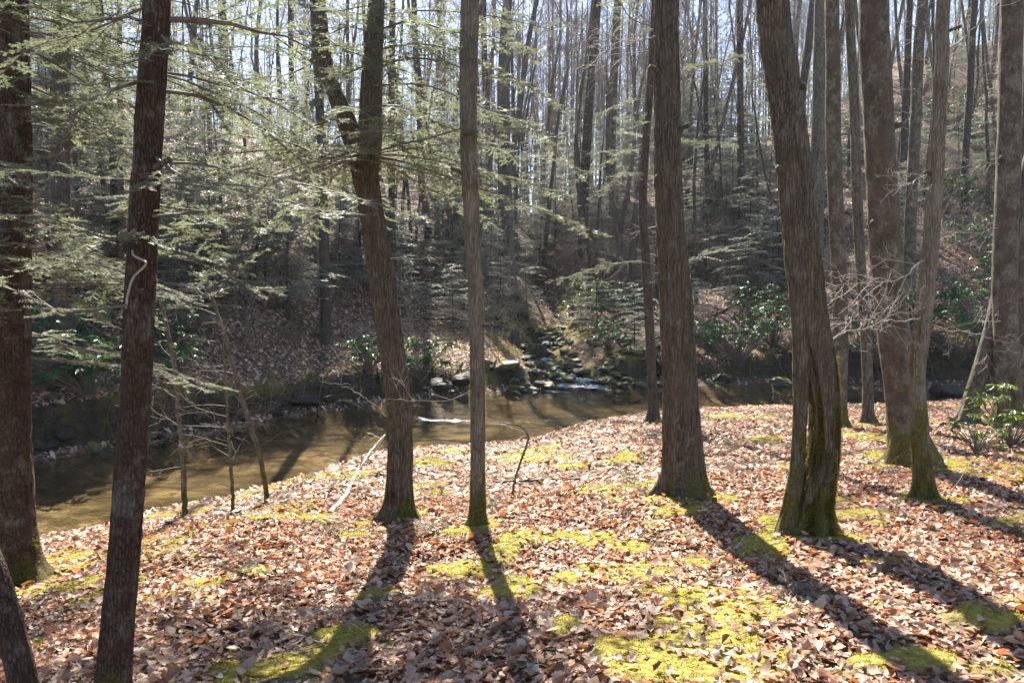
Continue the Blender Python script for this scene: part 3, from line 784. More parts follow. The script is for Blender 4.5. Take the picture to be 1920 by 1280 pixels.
def where(x, y):
    px, py = to_px(x, y, gz(x, y)); L = [q for q in LMK if q[1]]
    for (a, n) in L:
        if abs(px - a) < 26: return 'right behind the ' + n
    for (a, n), (b, m_) in zip(L[:-1], L[1:]):
        if a < px < b:
            if b - a < 130: return f'between {n} and {m_}'
            return ('right of the ' + n) if px - a < (b - a) / 3 else (('left of the ' + m_) if b - px < (b - a) / 3 else f'between {n} and {m_}')
    return 'beyond the left edge trunk' if px < 22 else 'by the right edge'
def add_limb(tree, z, az, pitch, sc, k, P0=None, lib=None):
    wm, lm_ = (lib or LIMBS)[k % len(lib or LIMBS)]
    b = link('branch', wm, tree, P0 if P0 is not None else (0, 0, z), Euler((random.uniform(-.15, .15), pitch, az)), sc)
    link('needles', lm_, b)
    return b

# understory hemlocks across the stream: one mesh of sprays per crown
def hemlock_proto(seed, H, spread, nb, bare=.12):
    rnd = np.random.default_rng(seed); wood = Acc(); VQ = []
    P = [np.zeros(3)]; d = np.array([0, 0, 1.])
    for k in range(10):
        d = d + rnd.normal(0, .035, 3); d[2] = 1; P.append(P[-1] + d * H / 10)
    P = np.array(P); P[0, 2] = -.2; tr = Acc(); tr.tube(spline(np.c_[P, np.zeros(11)], 40)[:, :3], np.linspace(H * .0085 + .01, .006, 40), 7)
    for b in range(nb):
        f = bare + (1 - bare) * ((b + rnd.uniform()) / nb) ** 1.05 * .99
        q = P[0] * 0 + np.array([np.interp(f * H, P[:, 2], P[:, 0]), np.interp(f * H, P[:, 2], P[:, 1]), f * H])
        a = rnd.uniform(0, 6.28); L = spread * (1 - f) ** .75 * rnd.uniform(.6, 1.15) + .15
        d = np.array([math.cos(a), math.sin(a), .15]); B = [q]
        for k in range(6):
            d = d + rnd.normal(0, .07, 3) + [0, 0, -.06]; d /= np.linalg.norm(d); B.append(B[-1] + d * L / 6)
        B = np.array(B); wood.tube(B, np.linspace(.004 + L * .005, .002, 7), 3)
        if rnd.uniform() < .10: continue
        nt_ = int(L / .065) + 3
        for j in range(nt_):
            g = .12 + .88 * (j + rnd.uniform()) / nt_; i = min(int(g * 6), 5); q2 = B[i] + (B[i + 1] - B[i]) * (g * 6 - i)
            ax = B[i + 1] - B[i]; ax /= np.linalg.norm(ax); s_ = np.cross(ax, [0, 0, 1.]); s_ /= np.linalg.norm(s_)
            sg = 1 if j % 2 else -1
            tl = (.12 + .30 * L * (1 - .8 * g)) * rnd.uniform(.5, 1.1)
            dd = ax * .6 + sg * s_ + np.array([0, 0, rnd.normal(-.08, .14)]); dd /= np.linalg.norm(dd)
            m_ = max(2, int(tl / .06))
            for k in range(m_):
                c = q2 + dd * tl * (k + .5) / m_
                for e_ in range(2):
                    sd_ = np.cross(dd, [0, 0, 1.]); sg2 = 1 if e_ else -1
                    o_ = dd * .7 + sg2 * sd_ * rnd.uniform(.3, .9) + rnd.normal(0, .16, 3); o_ /= np.linalg.norm(o_)
                    l = rnd.uniform(.05, .11); w_ = rnd.uniform(.010, .019)
                    n_ = np.cross(o_, rnd.normal(0, .35, 3) + [0, 0, 1.]); n_ /= np.linalg.norm(n_)
                    VQ.append((c, c + o_ * l * .5 + n_ * w_, c + o_ * l, c + o_ * l * .5 - n_ * w_))
    nw = wood.n
    leaf = Acc(); leaf.quads(np.array(VQ))
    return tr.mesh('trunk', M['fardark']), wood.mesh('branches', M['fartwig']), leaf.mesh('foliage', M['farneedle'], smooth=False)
HEM = [hemlock_proto(500 + k, h, s, nb, br) for k, (h, s, nb, br) in enumerate([(3.2, 1.7, 60, .08), (4.6, 2.2, 66, .1), (6.0, 2.5, 74, .14), (7.5, 2.8, 80, .22), (2.0, 1.3, 44, .05), (9.0, 2.8, 84, .35)])]

# ------------------------------------------------------------------ build the near trees
random.seed(5)
near_roots = {}
for idx, (nm, lab, bk, path, Y0, crown) in enumerate(NEAR):
    base, Y = near_info[idx]
    grp = {'mottled_tree': 'mottled trunks on the near bank', 'hemlock_tree': 'hemlocks at the left', 'leaning_tree': 'leaning trunks'}.get(nm)
    rt_ = root(nm, base, lab, 'tree', 'trees on the near bank')
    H = 6.2 if crown == 'fork' else (5.0 if idx == 13 else random.uniform(12, 15))
    if crown == 'fork': ctrl = np.array([[*(at(a, b, Y) - base), c * Y / F / 2] for a, b, c in path]); ctrl[:, 1] = 0; ctrl[0, 2] = -.12
    else: ctrl = path_world(path, Y, base, H)
    D = rings(ctrl, .035 if Y < 9 else .06, .3, 5.5 if Y < 9 else 8)
    wide = ctrl[1, 3]
    crack = (-2.2, .5, 2.1, .035, .12) if nm == 'cracked_tree' else None
    amp = .011 if bk in ('furrow', 'cracked') else (.007 if bk == 'red' else .0045)
    me = trunk_mesh(D[:, :3], D[:, 3], M[bk], 96 if crack else (72 if wide > .1 and Y < 8 else 40), 40 + idx, 1.0 if wide > .08 else .7, amp * min(1, wide / .12), 5, crack, 26)
    link('trunk', me, rt_)
    near_roots[idx] = (rt_, D, ctrl, Y, base)
    if crown == 'bare' and idx != 13:
        tp = ctrl[-1]
        link('crown', CROWNS[idx % 5], rt_, tuple(tp[:3] - [0, 0, .05]), (0, 0, random.uniform(0, 6)), tp[3] / .09 * random.uniform(.95, 1.1) if tp[3] > .05 else .62)

def px_local(idx, pts, dY=None):
    rt_, D, ctrl, Y, base = near_roots[idx]
    out = []
    for k, q in enumerate(pts):
        y = Y + (q[2] if len(q) > 2 else 0); out.append(at(q[0], q[1], y) - base)
    return np.array(out)

rt_, D, ctrl, Y, base = near_roots[4]
c = np.array([[*(at(a, b, Y + .05) - base), w_ * Y / F / 2] for a, b, w_ in [(1316, 935, 44), (1308, 880, 34), (1301, 800, 28), (1295, 690, 24), (1287, 560, 22), (1276, 450, 20), (1262, 340, 14)]]); c[0, 2] = -.12
Dm = rings(c, .035, .2, 6)
link('side_stem', trunk_mesh(Dm[:, :3], Dm[:, 3], M['furrow'], 40, 57, .8, .006, 5, None, 26), rt_)
rt_, D, ctrl, Y, base = near_roots[5]
c = np.array([[*(at(a, b, Y - .03) - base), w_ * Y / F / 2] for a, b, w_ in [(1470, 1008, 52), (1484, 945, 36), (1495, 870, 29), (1500, 780, 28), (1502, 690, 32), (1503, 610, 40), (1502, 520, 44)]]); c[0, 2] = -.12
Dm = rings(c, .03, .2, 6)
link('side_stem', trunk_mesh(Dm[:, :3], Dm[:, 3], M['cracked'], 48, 58, .7, .008, 5, None, 26), rt_)
rt_, D, ctrl, Y, base = near_roots[6]
for k, pp in enumerate([[(1700, 790, 34), (1728, 822, 30), (1752, 856, 24), (1778, 884, 14)], [(1690, 800, 30), (1678, 850, 28), (1664, 884, 14)]]):
    c = np.array([[*(at(a, b, Y - .06) - base), w_ * Y / F / 2] for a, b, w_ in pp]); Dm = spline(c, 24)
    link('root', trunk_mesh(Dm[:, :3], Dm[:, 3] * 1.1, M['mottle'], 14, 60 + k, 0, .003, 5, None, 20), rt_)
# the forked tree's two limbs, carried on upward
rt_, D, ctrl, Y, base = near_roots[2]
for pts in ([(688, 325, 46), (692, 250, 48), (692, 160, 44), (696, 40, 36), (706, -120, 30), (716, -320, 26), (712, -560, 22)],
            [(682, 350, 38), (668, 285, 42), (646, 225, 38), (622, 168, 32), (602, 110, 28), (592, 30, 25), (574, -110, 23), (560, -300, 24), (540, -520, 18)]):
    c = np.array([[*(at(a, b, Y) - base), w_ * Y / F / 2] for a, b, w_ in pts]); c[:, 1] = np.linspace(0, .3, len(c))
    Dm = rings(c, .05, .2, 6)
    link('limb', trunk_mesh(Dm[:, :3], Dm[:, 3], M['furrow'], 48, 77, 0, .005, 5, None, 26), rt_)
    link('crown', CROWNS[2], rt_, tuple(c[-1, :3]), (0, 0, 1), .6)

# hand-placed limbs of the two hemlocks and the forked tree, in px with distance offsets
CUST = [
 (1, [(300, 36, 0), (345, 42, .05), (400, 34, .1), (470, 58, .25), (530, 66, .4), (590, 96, .5)], .014, True),
 (1, [(290, 50, 0), (230, 30, -.1), (150, 45, -.2), (90, 20, -.3), (30, -10, -.4)], .008, True),
 (1, [(300, 170, 0), (350, 175, .1), (410, 192, .15), (470, 225, .2), (530, 272, .25), (590, 322, .3)], .009, True),
 (1, [(272, 150, 0), (235, 160, -.1), (190, 178, -.15), (150, 202, -.2), (122, 255, -.2)], .010, True),
 (1, [(296, 60, 0), (330, 90, -.15), (400, 110, -.3), (440, 160, -.3), (480, 180, -.35), (560, 190, -.4)], .006, True),
 (1, [(285, 290, 0), (320, 318, -.1), (360, 338, -.2), (420, 345, -.3), (490, 352, -.3)], .007, True),
 (1, [(248, 470, -.1), (252, 480, -.14), (274, 494, -.2), (250, 520, -.2), (240, 550, -.2), (236, 578, -.2)], .0042, False),
 (1, [(238, 572, -.2), (180, 580, -.3), (110, 586, -.35), (60, 560, -.4), (0, 532, -.4), (-60, 520, -.4)], .006, True),
 (1, [(240, 574, 0), (300, 582, .1), (350, 570, .2), (420, 540, .3), (450, 460, .4)], .0055, True),
 (1, [(262, 420, 0), (230, 450, -.2), (180, 440, -.4), (130, 420, -.5), (60, 400, -.6), (0, 402, -.6)], .007, True),
 (1, [(265, 440, 0), (330, 470, .2), (390, 500, .4), (450, 535, .5), (540, 545, .6)], .0055, True),
 (0, [(40, 130, -.2), (100, 150, -.3), (170, 160, -.3), (250, 150, -.2), (330, 190, 0)], .010, True),
 (0, [(50, 300, -.1), (110, 290, -.2), (170, 260, -.2), (220, 240, -.1)], .009, True),
 (0, [(45, 450, -.1), (90, 440, -.2), (150, 470, -.3), (210, 490, -.2)], .008, True),
 (2, [(625, 180, 0), (590, 120, -.2), (545, 90, -.3), (500, 60, -.3), (430, 50, -.4)], .014, True),
 (2, [(700, 130, 0), (760, 110, -.2), (830, 115, -.3), (900, 140, -.3), (960, 150, -.3)], .012, True),
 (2, [(695, 200, 0), (750, 200, -.3), (820, 230, -.5), (900, 260, -.6), (960, 240, -.7)], .010, True),
 (2, [(702, 60, 0), (770, 40, -.2), (850, 60, -.4), (930, 70, -.5), (1010, 95, -.6)], .011, True),
 (2, [(640, 220, 0), (600, 230, -.2), (560, 250, -.3), (500, 240, -.5)], .009, True),
]
CUST += [
 (2, [(700, 95, 0), (780, 82, -.3), (870, 100, -.5), (970, 150, -.7), (1060, 205, -.8)], .010, True),
 (2, [(698, 160, 0), (800, 160, .2), (900, 200, .3), (1000, 240, .4), (1090, 330, .4)], .010, True),
 (2, [(700, 30, 0), (800, 20, .2), (920, 30, .3), (1050, 60, .4)], .009, True),
 (2, [(690, 240, 0), (780, 280, -.3), (850, 300, -.5), (930, 330, -.6)], .008, True),
 (2, [(690, 270, 0), (760, 250, .3), (850, 250, .5), (960, 290, .6), (1040, 300, .7)], .009, True),
 (2, [(705, 120, 0), (670, 130, -.4), (630, 150, -.5), (590, 190, -.6), (550, 210, -.7)], .007, True),
 (2, [(600, 60, 0), (640, 90, -.3), (690, 110, -.45), (750, 150, -.5), (800, 190, -.5)], .008, True),
 (2, [(690, 60, 0), (650, 50, -.4), (600, 70, -.5), (540, 60, -.6)], .007, True),
 (2, [(640, 200, 0), (680, 210, -.4), (730, 250, -.5), (770, 290, -.5)], .006, True),
 (2, [(590, 20, 0), (640, 20, -.4), (700, 10, -.5), (760, 20, -.6)], .007, True),
 (2, [(650, 250, 0), (580, 280, -.2), (510, 290, -.3), (440, 320, -.4)], .008, True),
 (2, [(660, 290, 0), (600, 330, .2), (530, 350, .3), (450, 400, .4)], .007, True),
 (2, [(600, 110, 0), (540, 140, .2), (460, 150, .4), (380, 190, .5)], .008, True),
 (1, [(268, 380, 0), (330, 390, .3), (400, 400, .5), (480, 430, .7)], .006, True),
 (1, [(258, 520, 0), (200, 500, .2), (140, 490, .3), (70, 500, .4)], .006, True),
 (0, [(45, 60, -.2), (120, 70, -.3), (190, 100, -.3), (245, 125, -.3)], .009, True),
]
cr = np.random.default_rng(9)
for (idx, pts, r0, hasn) in CUST:
    P = px_local(idx, pts)
    if hasn:
        wd, lf = spray_limb(P, r0, cr, True, .12, .055, .34 if idx == 1 else .5)
        b = link('branch', wd.mesh('branch', M['twig']), near_roots[idx][0]); link('needles', lf.mesh('needles', M['needle'], smooth=False), b)
    else:
        ac = Acc(); P4 = spline(np.c_[P, np.zeros(len(P))], 24)[:, :3]; ac.tube(P4, np.linspace(r0, .004, 24), 7)
        link('branch', ac.mesh('branch', M['paletwig']), near_roots[idx][0])
# further limbs of the three
def limbs_on(idx, n, z0, z1, s0, s1, azf, seed):
    random.seed(seed); rt_, D, *_ = near_roots[idx]
    for k in range(n):
        z = random.uniform(z0, z1); i = int(np.argmin(np.abs(D[:, 2] - z)))
        add_limb(rt_, z, azf(), random.uniform(-.1, .3), random.uniform(s0, s1), random.randrange(7), tuple(D[i, :3]))
limbs_on(0, 50, 1.7, 5.5, .6, 1.15, lambda: random.uniform(-1.9, 1.9), 1)
limbs_on(1, 17, 1.8, 3.4, .3, .62, lambda: random.uniform(-3.1, 3.1), 2)
limbs_on(2, 22, 3.3, 5.9, .6, 1.15, lambda: random.uniform(-3.1, 3.1), 3)
limbs_on(12, 26, 2.2, 12, .5, 1.1, lambda: random.uniform(-3.1, 3.1), 4)
tw = dead_twigs(61, 1.6, 9, 34, .9); tag(link('dead_twigs', tw, near_roots[12][0]), kind='stuff')

# pale bare branches of the curved tree and others
BARE = [(7, [(1733, 590, 0), (1712, 600, -.1), (1680, 603, -.2), (1640, 598, -.3), (1600, 602, -.3), (1545, 604, -.4)], .0075),
        (7, [(1738, 485, 0), (1715, 500, -.1), (1690, 522, -.2), (1640, 530, -.2), (1590, 532, -.2), (1545, 540, -.2)], .006),
        (7, [(1740, 325, 0), (1722, 335, -.1), (1700, 348, -.15), (1660, 346, -.2)], .006),
        (7, [(1726, 600, 0), (1780, 620, -.1), (1830, 625, -.2), (1880, 640, -.2), (1915, 640, -.2)], .005),
        (7, [(1764, 110, 0), (1790, 85, 0), (1830, 50, .1), (1872, 5, .1), (1900, -40, .1)], .009),
        (8, [(1880, 310, 0), (1840, 305, -.2), (1800, 315, -.3), (1760, 318, -.3)], .006),
        (8, [(1880, 425, 0), (1850, 432, -.2), (1810, 450, -.2), (1770, 455, -.3)], .005),
        (4, [(1236, 66, 0), (1205, 75, -.1), (1160, 90, -.1), (1120, 105, -.2)], .007),
        (3, [(893, 728, 0), (860, 745, -.1), (820, 752, -.2), (760, 750, -.3), (730, 748, -.3), (680, 752, -.4)], .0035),
        (2, [(726, 780, 0), (690, 750, -.2), (650, 725, -.3), (600, 715, -.4)], .0035),
        (5, [(1555, 640, 0), (1590, 620, .1), (1640, 610, .2), (1690, 570, .3)], .004),
        (2, [(722, 482, 0), (760, 484, -.1), (800, 484, -.15), (830, 482, -.2)], .006)]
for idx, pts, r0 in BARE:
    P = px_local(idx, pts); P = spline(np.c_[P, np.zeros(len(P))], 20)[:, :3]; P = P + cr.normal(0, .006, P.shape)
    ac = Acc(); ac.tube(P, np.linspace(r0, .0015, 20), 5)
    for k in range(3, 19, 1):
        ax = P[k] - P[k - 1]; ax /= np.linalg.norm(ax); sd_ = np.cross(ax, [0, -1, .2]) * (1 if k % 2 else -1)
        if cr.uniform() < (.3 if idx in (2, 3) else .6): grow(ac, P[k], ax * .8 + sd_ * .7, cr.uniform(.12, .38), r0 * .4, 2, cr, 0, 3, .02, (2, 4), .0011)
    link('branch', ac.mesh('branch', M['paletwig']), near_roots[idx][0])

for idx, px, py, sx in [(4, 1228, 340, -1), (4, 1262, 140, -1), (4, 1290, 250, 1), (3, 872, 330, -1), (3, 906, 612, 1), (7, 1722, 332, -1), (7, 1780, 60, 1), (8, 1866, 308, -1), (8, 1864, 600, -1),
                        (6, 1625, 430, -1), (6, 1690, 250, 1), (5, 1470, 330, -1), (5, 1505, 180, 1), (1, 240, 480, -1), (1, 296, 330, 1), (2, 672, 440, -1), (10, 1582, 500, 1)]:
    rt_, D, ctrl, Y, base = near_roots[idx]; p = at(px, py, Y) - base; i = int(np.argmin(np.abs(D[:, 2] - p[2]))); q = D[i, :3].copy(); rr = D[i, 3]
    d = np.array([sx * .8, -.45, .25]); L_ = rr * .8 + random.uniform(.03, .12)
    c = np.array([[*(q + d * L_ * f), rr * .30 * (1 - .35 * f)] for f in (0, .5, .8, 1)]); c = np.vstack([c, [*(c[-1, :3] + d * .004), .001]])
    link('branch_stub', trunk_mesh(c[:, :3], c[:, 3], M['furrow'], 9, idx, 0, .002), rt_)

# shoreline saplings
SAP = [('small sapling at the water edge with a few twigs, nearest the left reddish trunk', [(347, 968, 12), (344, 880, 11), (336, 790, 10), (328, 700, 9), (318, 640, 8), (300, 560, 6)]),
       ('thinnest straight sapling at the water edge, between two others', [(437, 960, 8), (434, 880, 7), (428, 810, 6), (424, 730, 5), (420, 660, 4)]),
       ('sapling at the water edge leaning left over the stream', [(503, 938, 11), (488, 860, 10), (466, 790, 10), (446, 720, 9), (428, 650, 8), (408, 590, 7), (380, 500, 5)]),
       ('thin arching twiggy sapling on the bank right of the slim tan trunk', [(958, 930, 6), (968, 890, 5), (982, 850, 5), (990, 820, 4), (978, 800, 3), (960, 795, 3)])]
for lab, path in SAP:
    g = ground_hit(path[0][0], path[0][1]); Y = g[1]; b = at(path[0][0], path[0][1], Y); b[2] = gz(b[0], b[1])
    r_ = root('sapling', b, lab, 'sapling', 'saplings at the water edge')
    P = np.array([[*(at(a, c, Y) - b), w_ * Y / F / 2] for a, c, w_ in path]); P[:, 1] = 0; P[0, 2] = -.05
    D = spline(P, 50); D[:, :2] += cr.normal(0, .004, (50, 2))
    link('trunk', trunk_mesh(D[:, :3], D[:, 3], M['mottle'], 10, 5, .3, .0015), r_)
    ac = Acc()
    for k in range(12, 49, 3):
        a = cr.uniform(0, 6.28); grow(ac, D[k, :3], np.array([math.cos(a), math.sin(a) * .6, .3]), cr.uniform(.2, .6), .004, 2, cr, .02, 3, .03, (2, 4), .0013)
    tag(link('twigs', ac.mesh('twigs', M['twig']), r_), kind='stuff')

# ------------------------------------------------------------------ trees across the stream that can be told apart
FAR = [
 ('big dark trunk with a spreading mossy root on the far bank, behind the left hemlocks', 'fardark', [(136, 712, 64), (127, 676, 47), (120, 600, 40), (116, 450, 36), (114, 250, 34), (118, 0, 31)], None, 1),
 ('straight dark trunk on the far bank left of the forked tree', 'fardark', [(612, 640, 26), (610, 560, 22), (607, 420, 20), (602, 250, 18), (594, 100, 17), (588, 0, 16)], None, 1),
 ('dark trunk seen just right of the forked tree, up to the top of view', 'fardark', [(736, 510, 16), (735, 400, 14), (734, 250, 13), (735, 100, 12), (736, 0, 12)], None, 1),
 ('short leaning dark trunk left of the slim tan trunk on the far slope', 'fardark', [(806, 450, 16), (800, 400, 14), (790, 340, 14), (788, 250, 13), (780, 100, 12), (776, 0, 11)], None, 0),
 ('dark trunk right behind the slim tan trunk', 'fardark', [(918, 412, 18), (918, 330, 14), (914, 220, 13), (908, 100, 12), (906, 0, 12)], None, 1),
 ('pale grey trunk rising left of centre gap behind the slim tan trunk', 'far', [(944, 330, 22), (942, 200, 20), (945, 70, 18), (952, 0, 18)], 34, 0),
 ('rough dark trunk above the cascade', 'fardark', [(1096, 470, 26), (1094, 400, 21), (1098, 300, 19), (1106, 180, 18), (1116, 60, 17), (1120, 0, 16)], None, 1),
 ('straight narrow trunk with level dead twigs right of the cascade', 'far', [(1142, 490, 15), (1146, 400, 12), (1149, 300, 12), (1151, 200, 12), (1157, 80, 11), (1160, 0, 10)], None, 2),
 ('bent narrow trunk just left of the thin dark hemlock on the point', 'far', [(1185, 560, 13), (1188, 480, 11), (1197, 380, 11), (1206, 260, 11), (1222, 100, 10), (1226, 0, 10)], None, 2),
 ('straight narrow trunk right of the tall furrowed trunk', 'fardark', [(1330, 510, 14), (1328, 420, 11), (1325, 300, 10), (1323, 150, 10), (1322, 0, 9)], None, 2),
 ('thin trunk slanting right across the narrow one beside the furrowed trunk', 'far', [(1298, 520, 9), (1308, 450, 8), (1322, 380, 8), (1336, 310, 8), (1352, 240, 7), (1375, 150, 7), (1400, 40, 6)], None, 0),
 ('straight dark trunk midway between the furrowed trunk and the cracked trunk', 'fardark', [(1391, 500, 20), (1391, 420, 15), (1389, 300, 14), (1388, 150, 13), (1388, 0, 12)], None, 2),
 ('dark leaning trunk touching the cracked trunk left side low on the far slope', 'fardark', [(1468, 540, 24), (1468, 450, 18), (1466, 330, 17), (1462, 200, 16), (1455, 0, 15)], None, 0),
 ('dark trunk leaning right behind the upper cracked trunk', 'fardark', [(1480, 420, 18), (1490, 300, 16), (1500, 200, 16), (1514, 100, 15), (1524, 0, 14)], None, 0),
 ('broad pale grey trunk behind the cracked trunk upper right', 'far', [(1530, 600, 34), (1530, 480, 30), (1532, 350, 28), (1536, 200, 27), (1540, 0, 26)], 23, 1),
 ('grey lichen spotted trunk between the mottled trunk and the curved tan trunk', 'mottle', [(1702, 640, 30), (1704, 560, 25), (1708, 400, 23), (1716, 250, 22), (1722, 100, 21), (1730, 0, 21)], 23.5, 1),
 ('slim dark trunk on the right slope beside shiny rhododendrons', 'fardark', [(1808, 400, 17), (1810, 300, 14), (1818, 180, 13), (1824, 60, 12), (1828, 0, 12)], None, 1),
 ('dark trunk right of the mottled trunk upper half', 'fardark', [(1690, 420, 17), (1694, 300, 14), (1700, 150, 13), (1706, 0, 12)], None, 0),
 ('thin dark trunk between left edge hemlock and lichen spotted one', 'fardark', [(212, 500, 18), (214, 400, 15), (210, 250, 14), (196, 120, 13), (186, 0, 13)], None, 1),
 ('slim trunk just left of the lichen spotted hemlock upper half', 'far', [(228, 420, 12), (226, 300, 10), (225, 150, 10), (224, 0, 9)], None, 0),
 ('grey trunk seen between the left hemlock and the forked tree, ending in green sprays', 'far', [(425, 330, 22), (424, 250, 18), (420, 120, 17), (416, 0, 16)], 30, 0),
 ('dark slim trunk above hemlock thicket left of forked tree', 'fardark', [(552, 380, 14), (550, 250, 12), (546, 120, 11), (545, 0, 11)], None, 0),
 ('thin straight sapling trunk standing on the slope above the cascade', 'far', [(970, 500, 8), (968, 420, 7), (966, 340, 7), (964, 240, 6), (960, 120, 6)], None, 0),
]
random.seed(21)
def far_tree(lab, bk, path, Y, tw_, grp):
    if Y is None: Y = ground_hit(path[0][0], path[0][1])[1]
    b = at(path[0][0], path[0][1], Y); b[2] = gz(b[0], b[1])
    r_ = root('forest_tree', b, lab, 'tree', grp)
    Hh = random.uniform(12, 15); ctrl = path_world(path, Y, b, Hh); ctrl[0, 2] = -.5
    D = rings(ctrl, .15, .5, 12)
    link('trunk', trunk_mesh(D[:, :3], D[:, 3], M[bk], 16, random.randrange(90), .9, .004, 5, None, 10), r_)
    tp = ctrl[-1]; link('crown', CROWNS[random.randrange(5)], r_, tuple(tp[:3]), (0, 0, random.uniform(0, 6)), max(.55, min(1.1, tp[3] / .08)))
    for k in range(tw_):
        o = tag(link('dead_twigs', TW[k % 3], r_, (ctrl[3][0], 0, 0), (0, 0, random.uniform(0, 6))), kind='stuff')
    return r_
def moss_on(idx, specs, side=None):
    rt_, D, ctrl, Y, base = near_roots[idx]; rg = np.random.default_rng(idx + 5); out = []
    for z0, z1, a0, aw_, n in specs:
        z = rg.uniform(z0, z1, n) + rg.normal(0, (z1 - z0) * .12, n); a = a0 + rg.normal(0, aw_, n)
        keep = fbm(np.cos(a) * 3 + idx, np.sin(a) * 3, z * 9, 3, 2) > -.15; z, a = z[keep], a[keep]; z = np.maximum(z, .0); n = len(z)
        cx_, cy_, rr = [np.interp(z, D[:, 2], D[:, q]) for q in (0, 1, 3)]; rr = rr * (.9 + .55 * np.exp(-z / (rr * .85)) * .6)
        d = np.c_[np.cos(a), np.sin(a), np.full(n, .25)]; p = np.c_[cx_, cy_, z] + d * rr[:, None] * [1, 1, 0]; s_ = np.c_[-np.sin(a), np.cos(a), np.zeros(n)] * rg.uniform(.003, .006, n)[:, None]
        up_ = rg.normal(0, .006, (n, 3)); tip = p + d * rg.uniform(.008, .022, n)[:, None] + up_
        p = p - d * .012
        out.append(np.stack([p - s_, p + s_, tip], 1))
    V = np.concatenate(out).reshape(-1, 3); link('moss', make_mesh('moss', V, np.arange(len(V)).reshape(-1, 3), None, [M['moss']]), rt_)
FR = -1.57
moss_on(3, [(.86, 1.16, 0, 2.5, 2600), (0, .45, FR, 1.6, 3500)])
moss_on(5, [(0, .9, -.8, .5, 14000), (.9, 1.3, -.6, .4, 2600), (1.5, 2.1, -.9, .4, 2400), (0, 1.0, -2.3, .35, 9000)])
moss_on(2, [(0, .3, FR, 1.6, 9000), (.2, .6, -2.6, .5, 900)])
moss_on(4, [(0, .12, FR, 1.6, 3000)])
moss_on(7, [(.0, .45, FR, 1.6, 7000), (1.0, 1.5, -2.7, .4, 1200)])
moss_on(6, [(.0, .5, FR, 1.6, 4000)])
moss_on(0, [(.0, .35, -1, .8, 3500)])
TW = [dead_twigs(70 + k, 1.2, 10, 34, 1.5, 'fartwig', .0035, .011) for k in range(3)]
for lab, bk, path, Y, tw_ in FAR: far_tree(lab, bk, path, Y, tw_, 'trees across the stream')

# ------------------------------------------------------------------ the forest behind: shared trunks and crowns
def whole_tree(seed, H, r):
    rnd = np.random.default_rng(seed); P = [np.array([0, 0, -.4])]; d = np.array([rnd.normal(0, .05), rnd.normal(0, .05), 1.])
    for k in range(9):
        d = d + rnd.normal(0, .05, 3); d[2] += .04; d /= np.linalg.norm(d); P.append(P[-1] + d * H / 9)
    D = spline(np.c_[np.array(P), np.linspace(r, r * .5, 10)], 48)
    return trunk_mesh(D[:, :3], D[:, 3], M['far' if seed % 2 else 'fardark'], 9, seed, .8, .004, 5, None, 8), P[-1], r * .5
WT = [whole_tree(800 + k, h, r) for k, (h, r) in enumerate([(9, .10), (11, .13), (8, .075), (12, .16), (7, .06), (10, .11)])]
random.seed(77); placed = []; cnt = 0
def forest_tree(x, y, lab, grp, cat='tree', s=1):
    me, top, rt2 = WT[random.randrange(6)]
    r_ = root('forest_tree', (x, y, gz(x, y)), lab, cat, grp, random.uniform(0, 6.28)); r_.scale = (s, s, s)
    link('trunk', me, r_); link('crown', (DCROWNS if y > 42 else CROWNS)[random.randrange(5)], r_, tuple(top), (0, 0, random.uniform(0, 6)), max(.6, rt2 / .08))
    if y < 46 and random.random() < .55: tag(link('dead_twigs', TW[random.randrange(3)], r_, (0, 0, 0), (0, 0, random.uniform(0, 6))), kind='stuff')
    return r_
tries = 0
while cnt < 262 and tries < 9000:
    tries += 1
    y = random.uniform(27, 88) if cnt > 40 else random.uniform(24, 46); a = random.uniform(-.70, .70) if cnt < 225 else random.uniform(.3, .72); x = a * y
    if y - float(shore_f(np.array([x]))[0]) < 5: continue
    if any((x - p) ** 2 + (y - q) ** 2 < 1.8 ** 2 for p, q in placed): continue
    if abs(x - float(gully_x(y))) < 1.2 and y < 36: continue
    if 60 < cnt < 110 and not -.05 < a < .22: continue
    placed.append((x, y)); cnt += 1
    sz = 'slender' if len(placed) % 2 else 'thin grey'
    forest_tree(x, y, (f'{sz} bare tree low on the hillside ' if y < 35 else f'{sz} bare tree high on the hillside ') + where(x, y) if y < 52 else 'far bare tree on the ridge ' + where(x, y),
                'bare trees on the hillside' if y < 52 else 'bare trees along the ridge', s=random.uniform(.75, 1.25))

